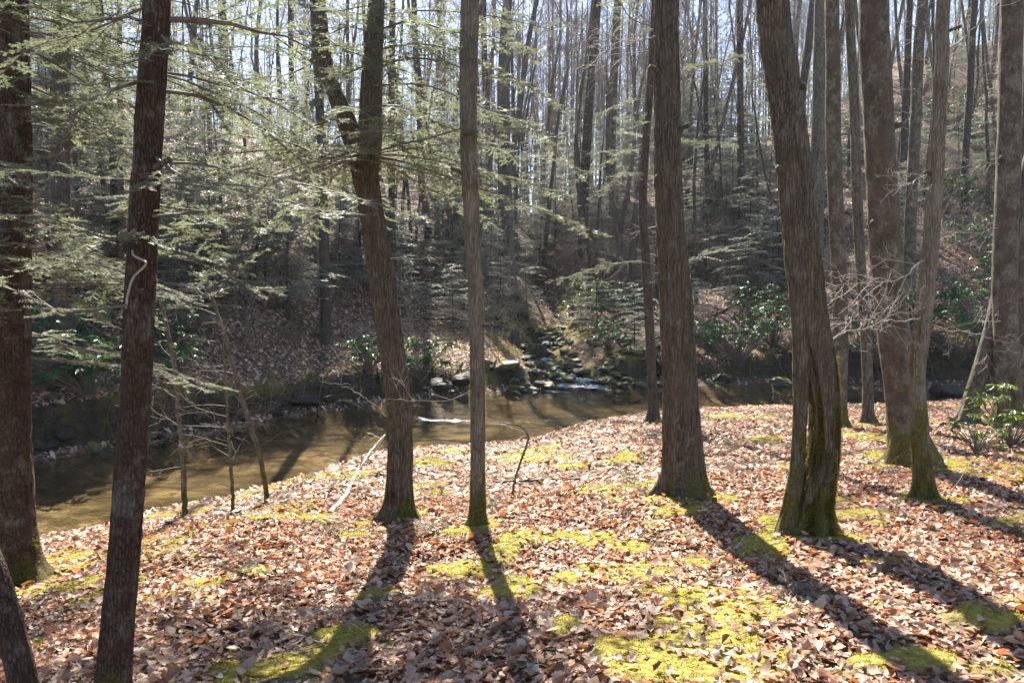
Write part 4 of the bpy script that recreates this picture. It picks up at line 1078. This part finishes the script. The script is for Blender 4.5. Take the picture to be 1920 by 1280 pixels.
ac = Acc(); rnd = np.random.default_rng(5)
for k in range(700):
    y = rnd.uniform(54, 118); x = (rnd.uniform(-.78, .78) if k < 520 else rnd.uniform(-.1, .26)) * y; z0 = gz(x, y) - .3; Hh = rnd.uniform(13, 22); rr = rnd.uniform(.05, .13)
    lean = rnd.normal(0, .03, 2); P = np.array([[x + lean[0] * Hh * f + rnd.normal(0, .05), y + lean[1] * Hh * f, z0 + Hh * f] for f in np.linspace(0, 1, 6)])
    ac.tube(P, np.linspace(rr, .02, 6), 4)
    for j in range(24):
        f = rnd.uniform(.3, .97); q = P[0] + (P[-1] - P[0]) * f; a = rnd.uniform(0, 6.28); Lb = (1.1 - f) * rnd.uniform(2, 5)
        d = np.array([math.cos(a), math.sin(a), rnd.uniform(.5, 1.3)]); d /= np.linalg.norm(d)
        B = q + d * Lb * np.array([0, .35, .7, 1])[:, None] + np.c_[rnd.normal(0, .12, (4, 2)), np.zeros(4)]; B[0] = q
        ac.tube(B, np.array([.03, .02, .013, .008]), 3)
        for i in (1, 2):
            for h in range(2):
                e = B[i] + (d * .5 + rnd.normal(0, .45, 3)) * Lb * .45; ac.tube(np.array([B[i], (B[i] + e) / 2 + rnd.normal(0, .06, 3), e]), np.array([.012, .009, .006]), 3)
tag(link('distant_wood', ac.mesh('distant_wood', M['fartwig'])), kind='stuff')

# understory hemlocks, (px, py of foot, proto, scale)
HPX = [(330, 520, 2, 1), (400, 540, 1, 1.1), (455, 500, 3, .9), (500, 560, 0, 1.2), (520, 470, 2, 1.1), (560, 520, 1, 1.2), (640, 560, 0, 1.2), (660, 470, 2, 1),
       (760, 590, 4, 1.1), (775, 520, 0, 1), (820, 540, 0, .9), (840, 460, 1, 1), (870, 580, 4, 1.2), (950, 540, 0, 1.0), (990, 600, 4, 1.1), (1010, 520, 0, 1.1), (1040, 470, 1, 1),
       (1080, 520, 0, 1), (1170, 560, 0, 1.0), (1300, 440, 1, 1.1), (1345, 430, 2, 1), (1375, 480, 1, 1), (1420, 450, 2, 1), (1290, 520, 0, .9), (1430, 520, 0, 1.1), (1350, 400, 3, 1),
       (270, 560, 1, 1), (170, 540, 2, 1), (90, 560, 1, 1.2), (60, 480, 3, 1), (370, 440, 5, 1), (300, 430, 3, 1), (600, 430, 3, 1), (700, 430, 5, 1), (560, 400, 5, 1),
       (860, 400, 3, 1), (1000, 400, 2, 1), (1060, 400, 3, .9), (1220, 470, 1, 1), (1260, 420, 3, 1), (930, 420, 1, 1), (470, 410, 5, .9), (740, 400, 3, 1), (1150, 420, 2, 1), (1180, 380, 3, 1),
       (1460, 380, 3, .9), (1590, 330, 2, .9), (1780, 160, 2, .9), (1860, 90, 3, .8), (200, 400, 5, 1), (130, 420, 3, 1), (650, 380, 3, 1.1), (820, 370, 5, 1), (960, 370, 3, 1.1), (1110, 360, 5, .9), (1400, 380, 5, .9), (1320, 370, 3, 1.1),
       (350, 470, 3, 1.1), (420, 480, 1, 1.3), (480, 530, 2, 1), (540, 450, 3, 1), (590, 480, 2, 1.1), (620, 510, 1, 1.2), (680, 520, 1, 1.2), (720, 560, 0, 1.3), (250, 470, 2, 1.1), (300, 500, 1, 1.2),
       (850, 510, 1, 1), (900, 480, 2, .9), (970, 450, 2, 1), (1020, 430, 1, 1.2), (1075, 440, 2, .9), (940, 600, 4, 1.1), (1000, 560, 0, 1), (780, 460, 2, 1), (890, 560, 0, 1.1), (1130, 500, 1, .9),
       (1360, 500, 1, 1), (1330, 470, 2, .9), (1440, 440, 1, 1.1), (1300, 480, 1, 1), (1700, 60, 3, .9), (1900, 10, 3, .8), (1800, 60, 2, 1), (1620, 200, 2, 1), (1500, 300, 3, .9), (150, 460, 3, 1), (40, 420, 3, 1.1), (100, 490, 1, 1.3),
       (360, 590, 1, .9), (430, 600, 0, 1.1), (540, 600, 0, 1.1), (600, 610, 4, 1.2), (290, 620, 0, 1), (810, 600, 4, 1.2), (850, 620, 4, 1), (920, 560, 0, 1.1), (1240, 560, 0, 1), (1300, 600, 4, 1.1), (1420, 560, 0, 1),
       (1800, 350, 1, .9), (1880, 280, 2, .8), (1540, 420, 1, .9), (1690, 480, 0, 1), (1650, 120, 3, .8), (1870, 330, 1, 1), (1760, 20, 3, 1), (1900, 120, 2, 1),
       (985, 385, 3, 1.2), (1030, 375, 5, 1.0), (1085, 380, 3, 1.1), (1140, 370, 3, 1.1), (1205, 380, 3, 1.1), (905, 385, 5, 1), (870, 430, 3, 1), (930, 500, 1, 1), (1120, 450, 2, 1.1), (1170, 440, 2, 1.1), (1010, 480, 1, 1.1),
       (1290, 400, 3, 1.2), (1350, 380, 5, 1.0), (1410, 400, 3, 1.1), (1440, 380, 3, 1.1), (1150, 640, 4, 1.1), (1190, 655, 4, 1), (1120, 620, 4, 1.0), (1165, 600, 0, .8), (1310, 500, 1, 1), (1400, 520, 1, .9), (620, 460, 3, 1), (680, 440, 3, 1), (770, 430, 5, 1), (830, 430, 3, 1)]
random.seed(31)
for k, (px, py, pr, s) in enumerate(HPX):
    if (px < 700 and k % 5 in (0, 2)) or (px > 1080 and px < 1250 and k % 3 == 0): continue
    g = ground_hit(px, py)
    if g[1] > 24 and ((k % 3 == 1 and px < 560) or k % 7 == 3): continue
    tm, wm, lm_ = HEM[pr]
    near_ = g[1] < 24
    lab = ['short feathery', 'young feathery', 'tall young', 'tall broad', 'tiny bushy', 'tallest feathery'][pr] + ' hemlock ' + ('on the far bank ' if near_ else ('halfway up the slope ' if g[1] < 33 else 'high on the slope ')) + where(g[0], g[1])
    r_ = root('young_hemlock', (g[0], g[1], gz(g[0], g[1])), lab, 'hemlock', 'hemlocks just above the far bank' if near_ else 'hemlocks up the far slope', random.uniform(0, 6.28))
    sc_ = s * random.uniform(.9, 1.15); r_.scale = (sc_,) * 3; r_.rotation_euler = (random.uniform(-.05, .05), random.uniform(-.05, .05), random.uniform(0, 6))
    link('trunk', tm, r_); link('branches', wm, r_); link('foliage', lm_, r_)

# bare understory shrubs
def shrub_proto(seed, n, L):
    rnd = np.random.default_rng(seed); ac = Acc()
    for k in range(n):
        a = rnd.uniform(0, 6.28); grow(ac, np.array([rnd.normal(0, .12), rnd.normal(0, .12), -.05]), np.array([math.cos(a) * .35, math.sin(a) * .35, 1]), L * rnd.uniform(.6, 1.1), .009, 3, rnd, .01, 3, .05, (3, 6), .0030)
    return ac.mesh('stems', M['fartwig'])
SH = [shrub_proto(900 + k, n, L) for k, (n, L) in enumerate([(4, 2.2), (3, 3.0), (6, 1.4)])]
random.seed(41)
for k in range(130):
    y = random.uniform(16, 46); x = random.uniform(-.66, .66) * y
    if y - float(shore_f(np.array([x]))[0]) < .9 or abs(x - float(gully_x(y))) < .9: continue
    o = link('bare_shrub', SH[random.randrange(3)], None, (x, y, gz(x, y)), (0, 0, random.uniform(0, 6)), random.uniform(.7, 1.2))
    tag(o, 'twiggy shrub ' + ('low' if y < 24 else 'high') + ' on the far slope ' + where(x, y), 'shrub', 'leafless shrubs on the far slope')

# ------------------------------------------------------------------ rhododendrons
def rleaf(mat):
    V = []; T = []
    for s, w_ in ((0, .02), (.3, .8), (.65, 1), (1, .0)):
        for q in (-1, 0, 1): V.append((s * .12, q * w_ * .019, -.03 * s * s + (.006 if q else 0)))
    for k in range(3):
        for q in range(2):
            a = k * 3 + q; T += [(a, a + 1, a + 4), (a, a + 4, a + 3)]
    return np.array(V), np.array(T)
RV, RTn = rleaf(None)
RLM = make_mesh('leaf', RV, RTn, None, [M['rhodo']])
def rhodo_geo(seed, n, H, W):
    """stems and whorls of long leaves; returns stems mesh and leaf matrices"""
    rnd = np.random.default_rng(seed); ac = Acc(); mats = []
    for k in range(n):
        a = rnd.uniform(0, 6.28); rr = W * rnd.uniform(.1, 1) ** .6; tip = np.array([math.cos(a) * rr, math.sin(a) * rr * .8, H * rnd.uniform(.35, 1) * (1 - .35 * rr / W)])
        ac.tube(spline(np.array([[0, 0, -.05, 0], [tip[0] * .3, tip[1] * .3, tip[2] * .35, 0], [tip[0] * .8, tip[1] * .8, tip[2] * .75, 0], [*tip, 0]]), 9)[:, :3], np.linspace(.011, .004, 9), 4)
        nl = rnd.integers(6, 10); a0 = rnd.uniform(0, 6)
        for j in range(nl):
            m_ = Matrix.Translation(tip) @ Euler((rnd.normal(0, .3), rnd.uniform(-.1, .75), a0 + j * 6.28 / nl + rnd.normal(0, .15))).to_matrix().to_4x4() @ Matrix.Scale(rnd.uniform(.9, 1.5), 4)
            mats.append(m_)
    return ac, mats
def rhodo_joined(seed, n, H, W, mat):
    ac, mats = rhodo_geo(seed, n, H, W); V = []; T = []
    for k, m_ in enumerate(mats):
        A = np.array(m_); V.append(RV @ A[:3, :3].T + A[:3, 3]); T.append(RTn + k * len(RV))
    return ac.mesh('stems', M['twig']), make_mesh('foliage', np.concatenate(V), np.concatenate(T), None, [M[mat]])
RH = [rhodo_joined(600, 60, 1.5, .9, 'rhodo'), rhodo_joined(601, 45, 1.1, .8, 'rhodo'), rhodo_joined(602, 90, 2.2, 1.3, 'rhodo'), rhodo_joined(603, 34, 1.2, .8, 'rhodoy')]
RPX = [(78, 735, 2, .62, 'big leaved rhododendron on the far bank showing right of the left edge trunk'), (165, 745, 1, 1.0, 'rhododendron at the mossy root of the big dark far bank trunk'), (120, 660, 1, .9, 'rhododendron behind the big dark far bank trunk'),
       (318, 660, 0, .8, 'small rhododendron above the leftmost water edge sapling'), (1140, 660, 0, .7, 'low green bush at the right rim of the cascade'), (1195, 600, 1, .8, 'rhododendron left of the thin young hemlock on the point'),
       (790, 715, 1, 1.0, 'glossy rhododendron on the far bank right of the forked tree'), (690, 700, 1, .9, 'glossy rhododendron on the far bank behind the forked tree'),
       (1385, 690, 2, .75, 'large glossy rhododendron on the far bank between the furrowed and cracked trunks'), (1330, 660, 1, .9, 'rhododendron hugging the right side of the tall furrowed trunk on the far bank'),
       (1410, 610, 0, .9, 'upper rhododendron on the far bank left of the cracked trunk'), (1110, 590, 3, 1.1, 'yellow green leafy shrub above the cascade'),
       (1160, 610, 0, 1.0, 'green rhododendron just right of the cascade head'), (1080, 610, 3, .8, 'small yellow green shrub left of the cascade shrub'),
       (1830, 640, 2, .85, 'shiny rhododendron behind the lichen spotted right trunk'), (1790, 690, 2, .75, 'dark rhododendron over the shaded bank by the curved tan tree'),
       (1720, 640, 0, 1.1, 'rhododendron between mottled trunk and curved tan trunk'), (1840, 300, 2, .9, 'shiny rhododendron high on the right slope'),
       (1700, 300, 2, .9, 'rhododendron high on the slope behind the mottled trunk'), (1790, 240, 2, .9, 'rhododendron on the right slope near the slim dark trunk'),
       (1600, 340, 0, 1.1, 'rhododendron seen between the brown and mottled trunks'), (1900, 560, 2, .8, 'rhododendron at the right edge on the far bank'),
       (330, 700, 1, .8, 'rhododendron on the far bank above the water edge saplings'), (1030, 640, 3, .5, 'low yellow green plant beside the cascade'),
       (1860, 200, 2, 1.0, 'rhododendron mass high on the right slope near the slim dark trunk, largest of them'), (1770, 400, 2, .8, 'rhododendron behind the curved tan trunk halfway up'),
       (1900, 420, 2, .9, 'shaded rhododendron up the slope at the right edge'), (1600, 270, 2, .8, 'rhododendron glimpsed high between brown and mottled trunks'), (1730, 180, 2, .9, 'rhododendron high between mottled and curved trunks'),
       (1850, 500, 2, .9, 'bright glossy rhododendron left of the lichen spotted right trunk'), (1640, 680, 0, .9, 'low rhododendron between thin grey and mottled trunks on the far bank'),
       (1450, 650, 0, .9, 'rhododendron touching the left side of the cracked trunk')]
for px, py, pr, s, lab in RPX:
    g = ground_hit(px, py); r_ = root('rhododendron', (g[0], g[1], gz(g[0], g[1])), lab, 'rhododendron', 'rhododendrons', random.uniform(0, 6.28)); r_.scale = (s * 1.3,) * 3
    link('stems', RH[pr][0], r_); link('foliage', RH[pr][1], r_)
for (px, py, Yd, n, H, W, lab) in [(105, 800, 9.6, 26, 1.25, .55, 'near rhododendron leaning over dark water beside the left edge trunk'),
                                  (60, 760, 10.2, 16, 1.6, .4, 'rhododendron half hidden behind the left edge trunk')]:
    p = at(px, py, Yd); p[2] = max(gz(p[0], p[1]), WATER)
    sf_ = float(shore_f(np.array([p[0]]))[0])
    p[1] = sf_ + .3; p[0] = (px - 960) / F * p[1]; p[2] = gz(p[0], p[1])
    r_ = root('rhododendron', p, lab, 'rhododendron', 'rhododendrons'); ac, mats = rhodo_geo(n, n, H, W)
    link('stems', ac.mesh('stems', M['twig']), r_)
    for k, m_ in enumerate(mats):
        o = link('leaf', RLM, r_); o.matrix_local = m_
# leafy shrub at the right edge of the near bank
for px, py, pr, s, lab in [(1895, 835, 3, .75, 'low leafy green shrub at the foot of the lichen spotted right trunk'), (1830, 850, 3, .45, 'small sparse green plant left of the right edge shrub')]:
    g = ground_hit(px, py); r_ = root('leafy_shrub', (g[0], g[1], gz(g[0], g[1])), lab, 'shrub', 'shrubs on the near bank'); r_.scale = (s,) * 3
    link('stems', RH[pr][0], r_); link('foliage', RH[pr][1], r_)

# ------------------------------------------------------------------ rocks, cascade, banks
def rock_mesh(seed, mat):
    rnd = np.random.default_rng(seed); import bmesh
    bm = bmesh.new(); bmesh.ops.create_icosphere(bm, subdivisions=3, radius=1)
    V = np.array([v.co[:] for v in bm.verts]); T = np.array([[v.index for v in f.verts] for f in bm.faces]); bm.free()
    for k in range(15):
        nrm = rnd.normal(0, 1, 3); nrm /= np.linalg.norm(nrm); d = rnd.uniform(.42, .8); q = V @ nrm; V = V - np.maximum(q - d, 0)[:, None] * nrm * .9
    V = V * (1 + .08 * fbm(V[:, 0] * 3, V[:, 1] * 3, V[:, 2] * 3, seed, 3))[:, None] * [1, .8, .55]
    return make_mesh('rock', V * 1.25, T, None, [M[mat]], smooth=False)
RK = [rock_mesh(k, 'rock') for k in range(6)]; WR = [rock_mesh(20 + k, 'wetrock') for k in range(5)]
random.seed(51)
BIG = [(1000, 665, .55, 0, 'large yellow mossy boulder left of the cascade'), (955, 690, .4, 0, 'mossy rock left of the boulder by the cascade'), (1090, 700, .32, 0, 'mossy rock in the middle of the cascade foot'),
       (1140, 695, .3, 0, 'flat green rock at the right foot of the cascade'), (1065, 715, .22, 0, 'low mossy rock at the water edge below the cascade'), (1195, 665, .4, 0, 'mossy boulder right of the cascade'),
       (1170, 640, .35, 0, 'dark mossy rock above the right foot of the cascade'), (1240, 690, .45, 1, 'dark rock hidden behind the thin hemlock trunk'), (1350, 712, .35, 0, 'pale topped rock at the far water edge right of furrowed trunk'),
       (1470, 722, .3, 0, 'pale rock at the far water edge left of the cracked trunk'), (880, 720, .5, 1, 'dark undercut rock on the far bank behind the slim tan trunk'), (820, 730, .4, 1, 'dark wet rock at the far water edge right of the forked tree'),
       (510, 775, .35, 1, 'rounded mossy rock at the far water edge left of forked tree'), (570, 760, .4, 1, 'long dark rock under the far bank left of the forked tree'), (1770, 745, .5, 1, 'dark rock under the shaded right bank')]
def put_rock(p, s, wet, lab, grp, sink=.25):
    o = link('rock', (WR if wet else RK)[random.randrange(5)], None, (p[0], p[1], p[2] + s * .55 * (1 - 2 * sink) * .6), (random.uniform(-.2, .2), random.uniform(-.2, .2), random.uniform(0, 6)), (s, s, s * random.uniform(.8, 1.1)))
    return tag(o, lab, 'rock', grp)
for px, py, s, wet, lab in BIG:
    g = ground_hit(px, py); put_rock((g[0], g[1], gz(g[0], g[1])), s, wet, lab, 'rocks of the cascade and far bank')
for k in range(150):
    q = random.random() ** 1.6; y = float(shore_f(np.array([1.3]))[0]) - .35 + q * 9.5; x = float(gully_x(y)) + random.gauss(0, .5 + 1.1 * max(0, 1 - q * 4))
    put_rock((x, y, gz(x, y)), random.uniform(.08, .26), random.random() < .35, 'small mossy rock in the bed of the little cascade', 'small rocks in the cascade')
for k in range(46):
    y = 21.2 + random.random() * 5; x = float(gully_x(y)) + random.uniform(.5, 3.2)
    put_rock((x, y, gz(x, y)), random.uniform(.08, .24), False, 'mossy stone on the slope right of the cascade', 'stones right of the cascade')
for k in range(75):
    x = random.uniform(-9, 11); y = float(shore_f(np.array([x]))[0]) + random.uniform(-.05, .65)
    put_rock((x, y, gz(x, y)), random.uniform(.06, .2), random.random() < .55, 'wet stone below the far bank ' + where(x, y), 'stones along the far bank')
# cascade water: stepped ribbon down the gully
ys = np.arange(float(shore_f(np.array([1.3]))[0]) - .2, 30, .05); us = np.linspace(-1, 1, 15)
YY, UU = np.meshgrid(ys, us, indexing='ij'); GX = gully_x(YY); wdt = .30 + .75 * sstep(24, 20.6, YY) + .08 * noise3(YY * 1.5, 0, 0, 3)
XX = GX + UU * wdt
zc = land0(GX.ravel(), YY.ravel()).reshape(YY.shape); stp = np.floor(zc / .13) * .13 + .13 * sstep(.55, 1, (zc / .13) % 1)
ZZ = np.maximum(stp, WATER - .01) + .10 + .03 * fbm(XX * 5, YY * 5, 0, 8, 3) - .09 * np.abs(UU) ** 2
sl = sstep(.3, 1, (zc / .13) % 1)
fo = np.clip(.45 + .55 * sl + .3 * noise3(XX * 6, YY * 6, 0, 4), 0, 1)
a_, b_ = YY.shape; i = (np.arange(a_ - 1)[:, None] * b_ + np.arange(b_ - 1)[None]).ravel()
me = make_mesh('cascade', np.c_[XX.ravel(), YY.ravel(), ZZ.ravel()], None, np.stack([i, i + 1, i + b_ + 1, i + b_], -1), [M['cascade']], attrs={'foam': fo.ravel()})
o = tag(link('cascade_water', me), kind='structure'); o['label'] = 'small stepped cascade of white water between mossy rocks'

# roots hanging out of the far bank, twigs among the leaves
rnd = np.random.default_rng(66)
for k in range(46):
    x = rnd.uniform(-9, 12); sf_ = float(shore_f(np.array([x]))[0])
    if abs(x - 1.5) < 1.8: continue
    P = []; dx = rnd.normal(0, .35)
    for f, dy, dz in ((0, 1.5, .04), (.3, 1.0, .05), (.6, .7, .02), (.85, .42, .06), (1, .3, .0)):
        xx = x + dx * f; yy = sf_ + dy; P.append([xx, yy, gz(xx, yy) + dz])
    P = np.array(P); ac = Acc(); Ps = spline(np.c_[P, np.zeros(5)], 18)[:, :3] + rnd.normal(0, .012, (18, 3)); r0 = rnd.uniform(.012, .04)
    ac.tube(Ps, np.linspace(r0, r0 * .35, 18), 6); link('root', ac.mesh('root', M['fardark']), ground)
ac = Acc()
for k in range(420):
    y = math.sqrt(rnd.uniform(2.8 ** 2, 14 ** 2)); x = rnd.uniform(-.7, .7) * y
    if y > float(shore_n(np.array([x]))[0]) - .2: continue
    a = rnd.uniform(0, 6.28); L_ = rnd.uniform(.06, .35); n_ = 6; P = np.array([[x + math.cos(a) * L_ * f, y + math.sin(a) * L_ * f, 0] for f in np.linspace(0, 1, n_)]); P[:, :2] += rnd.normal(0, L_ * .03, (n_, 2))
    P[:, 2] = land0(P[:, 0], P[:, 1]) + .03 + rnd.uniform(0, .02) + np.linspace(0, rnd.uniform(0, .05), n_); ac.tube(P, np.linspace(rnd.uniform(.0015, .005), .001, n_), 4)
tag(link('twig_litter', ac.mesh('twig_litter', M['twig']), ground), kind='stuff')

# fallen branches and logs
def log(name, pts, r0, r1, lab, cat, mat='twig', twigs=4, lift=0.6, seed=1, grp='fallen wood'):
    rnd = np.random.default_rng(seed); W = []
    for q in pts:
        g = ground_hit(q[0], q[1]); W.append([g[0], g[1], gz(g[0], g[1]) + r0 * lift + (q[2] if len(q) > 2 else 0)])
    W = np.array(W); b = W[0].copy(); r_ = root(name, b, lab, cat, grp); P = spline(np.c_[W - b, np.linspace(r0, r1, len(W))], 40)
    P[:, :3] += rnd.normal(0, r0 * .12, (40, 3))
    link('stem', trunk_mesh(P[:, :3], P[:, 3], M[mat] if mat in M else mat, 10, seed, 0, .002), r_)
    ac = Acc()
    for k in range(twigs):
        i = rnd.integers(8, 38); a = rnd.uniform(0, 3.1); grow(ac, P[i, :3], np.array([math.cos(a) * .8, rnd.normal(0, .5), .25]), rnd.uniform(.2, .5), r0 * .35, 2, rnd, .02, 3, .02, (2, 4), .0015)
    if twigs: tag(link('twigs', ac.mesh('twigs', M[mat] if mat in ('twig', 'paletwig') else M['twig']), r_), kind='stuff')
log('fallen_branch', [(915, 910), (990, 905), (1080, 902), (1180, 898)], .022, .008, 'long thin fallen branch lying level on the leaves right of the slim tan trunk', 'branch', 'twig', 5, 1, 2)
log('fallen_branch', [(618, 968), (650, 930), (672, 885), (698, 862, .12), (722, 846, .25)], .03, .012, 'crooked pale branch rising from the bank left of the forked tree', 'branch', 'paletwig', 4, .8, 3)
log('fallen_branch', [(1600, 918), (1680, 915), (1760, 922), (1830, 940)], .018, .007, 'fallen stick behind the curved tan trunk', 'branch', 'twig', 4, 1, 4)
log('fallen_branch', [(1000, 965), (1060, 935), (1110, 940), (1160, 930)], .012, .005, 'small dark stick below the long fallen branch', 'branch', 'twig', 3, 1, 5)
log('wood_chunk', [(1380, 1036), (1388, 1024), (1398, 1010), (1406, 1000)], .016, .007, 'pale splintered wood chunk on moss left of the cracked trunk', 'wood', 'paletwig', 2, 1, 6)
log('fallen_log', [(940, 620), (880, 605), (800, 600), (740, 595)], .06, .03, 'dark fallen log lying across the far slope left of the cascade', 'log', 'fardark', 3, 1, 7)
log('fallen_log', [(1210, 640), (1300, 636), (1400, 628)], .05, .03, 'mossy fallen log on the far bank right of the cascade', 'log', 'rock', 3, 2, 8)
log('fallen_log', [(1240, 600), (1170, 560), (1110, 520)], .05, .03, 'thin fallen trunk slanting down the slope toward the cascade', 'log', 'far', 4, 2, 9)
log('fallen_log', [(700, 640), (760, 655), (850, 640)], .05, .03, 'grey fallen pole on the far bank between forked tree and slim tan trunk', 'log', 'far', 3, 2, 10)
log('fallen_log', [(1330, 600), (1420, 560), (1500, 545)], .05, .03, 'slanting dead pole on the far slope left of the cracked trunk', 'log', 'far', 4, 2, 11)
log('fallen_branch', [(560, 1245), (640, 1205), (700, 1190)], .008, .004, 'short dead twig on the moss in the lower foreground', 'branch', 'paletwig', 3, 1, 12)
log('fallen_branch', [(1700, 945), (1655, 930), (1600, 925)], .012, .005, 'dark stick at the left foot of the curved tan trunk', 'branch', 'twig', 3, 1, 13)

# stump left of the cascade
g = ground_hit(965, 640); b = np.array([g[0], g[1], gz(g[0], g[1])])
r_ = root('tree_stump', b, 'short broken stump on the far bank just left of the cascade', 'stump')
P = np.array([[0, 0, -.1, .17], [0, 0, .1, .15], [.01, 0, .3, .14], [.02, 0, .42, .12], [.02, 0, .43, .01]]); D = spline(P, 16)
link('trunk', trunk_mesh(D[:, :3], np.maximum(D[:, 3], .005), M['fardark'], 18, 3, 1, .01), r_)

# seedlings on the near bank
LK = [(1180, 905, .35), (800, 1000, .3), (915, 955, .28), (1210, 930, .22), (440, 1075, .3), (1480, 1130, .25), (1860, 845, .5), (620, 1000, .22), (1340, 1095, .2)]
SL = ['just above the long fallen branch', 'on the moss right of the forked tree foot', 'beside the slim tan trunk foot', 'left of the furrowed trunk on moss', 'on the left moss strip', 'in the leaves below the cracked trunk',
      'beneath the right edge trunk', 'left of the forked tree foot', 'between moss cushions at centre right']
for (px, py, hh), s_ in zip(LK, SL):
    g = ground_hit(px, py); sd_ = int(px)
    rnd = np.random.default_rng(sd_); wood, leaf = Acc(), Acc()
    for k in range(6):
        a = rnd.uniform(0, 6.28); e = rnd.uniform(.2, .9)
        P = np.array([[0, 0, 0], [math.cos(a) * hh * .25, math.sin(a) * hh * .25, hh * .3 * e + .02], [math.cos(a) * hh * .6, math.sin(a) * hh * .6, hh * .5 * e + .02]])
        w2, l2 = spray_limb(P, .002, rnd, True, .2, .03, .09); 
        for A_, B_ in ((wood, w2), (leaf, l2)):
            for v_ in B_.V: pass
            if B_.V:
                VV = np.concatenate(B_.V); 
                if B_.T: A_.tris(VV, np.concatenate(B_.T))
                elif B_.Q: A_.quads(VV, np.concatenate(B_.Q))
    r_ = root('hemlock_seedling', (g[0], g[1], gz(g[0], g[1])), 'tiny green hemlock seedling ' + s_, 'seedling', 'hemlock seedlings')
    link('stems', wood.mesh('stems', M['twig']), r_); link('foliage', leaf.mesh('foliage', M['needle'], smooth=False), r_)

# ------------------------------------------------------------------ sunlit air
m, t = newmat('haze'); pv = t.nodes.new('ShaderNodeVolumePrincipled'); pv.inputs['Color'].default_value = (.86, .92, 1, 1)
pv.inputs['Density'].default_value = .00028; pv.inputs['Anisotropy'].default_value = .35
o = t.nodes.new('ShaderNodeOutputMaterial'); t.links.new(pv.outputs[0], o.inputs['Volume'])
x0, x1, y0, y1, z0, z1 = -133, 133, -43, 153, -3.9, 75
V = [(x, y, z) for x in (x0, x1) for y in (y0, y1) for z in (z0, z1)]
me = make_mesh('haze', V, None, [(0, 1, 3, 2), (4, 6, 7, 5), (0, 4, 5, 1), (2, 3, 7, 6), (0, 2, 6, 4), (1, 5, 7, 3)], [m], smooth=False)
tag(link('haze', me), kind='stuff')
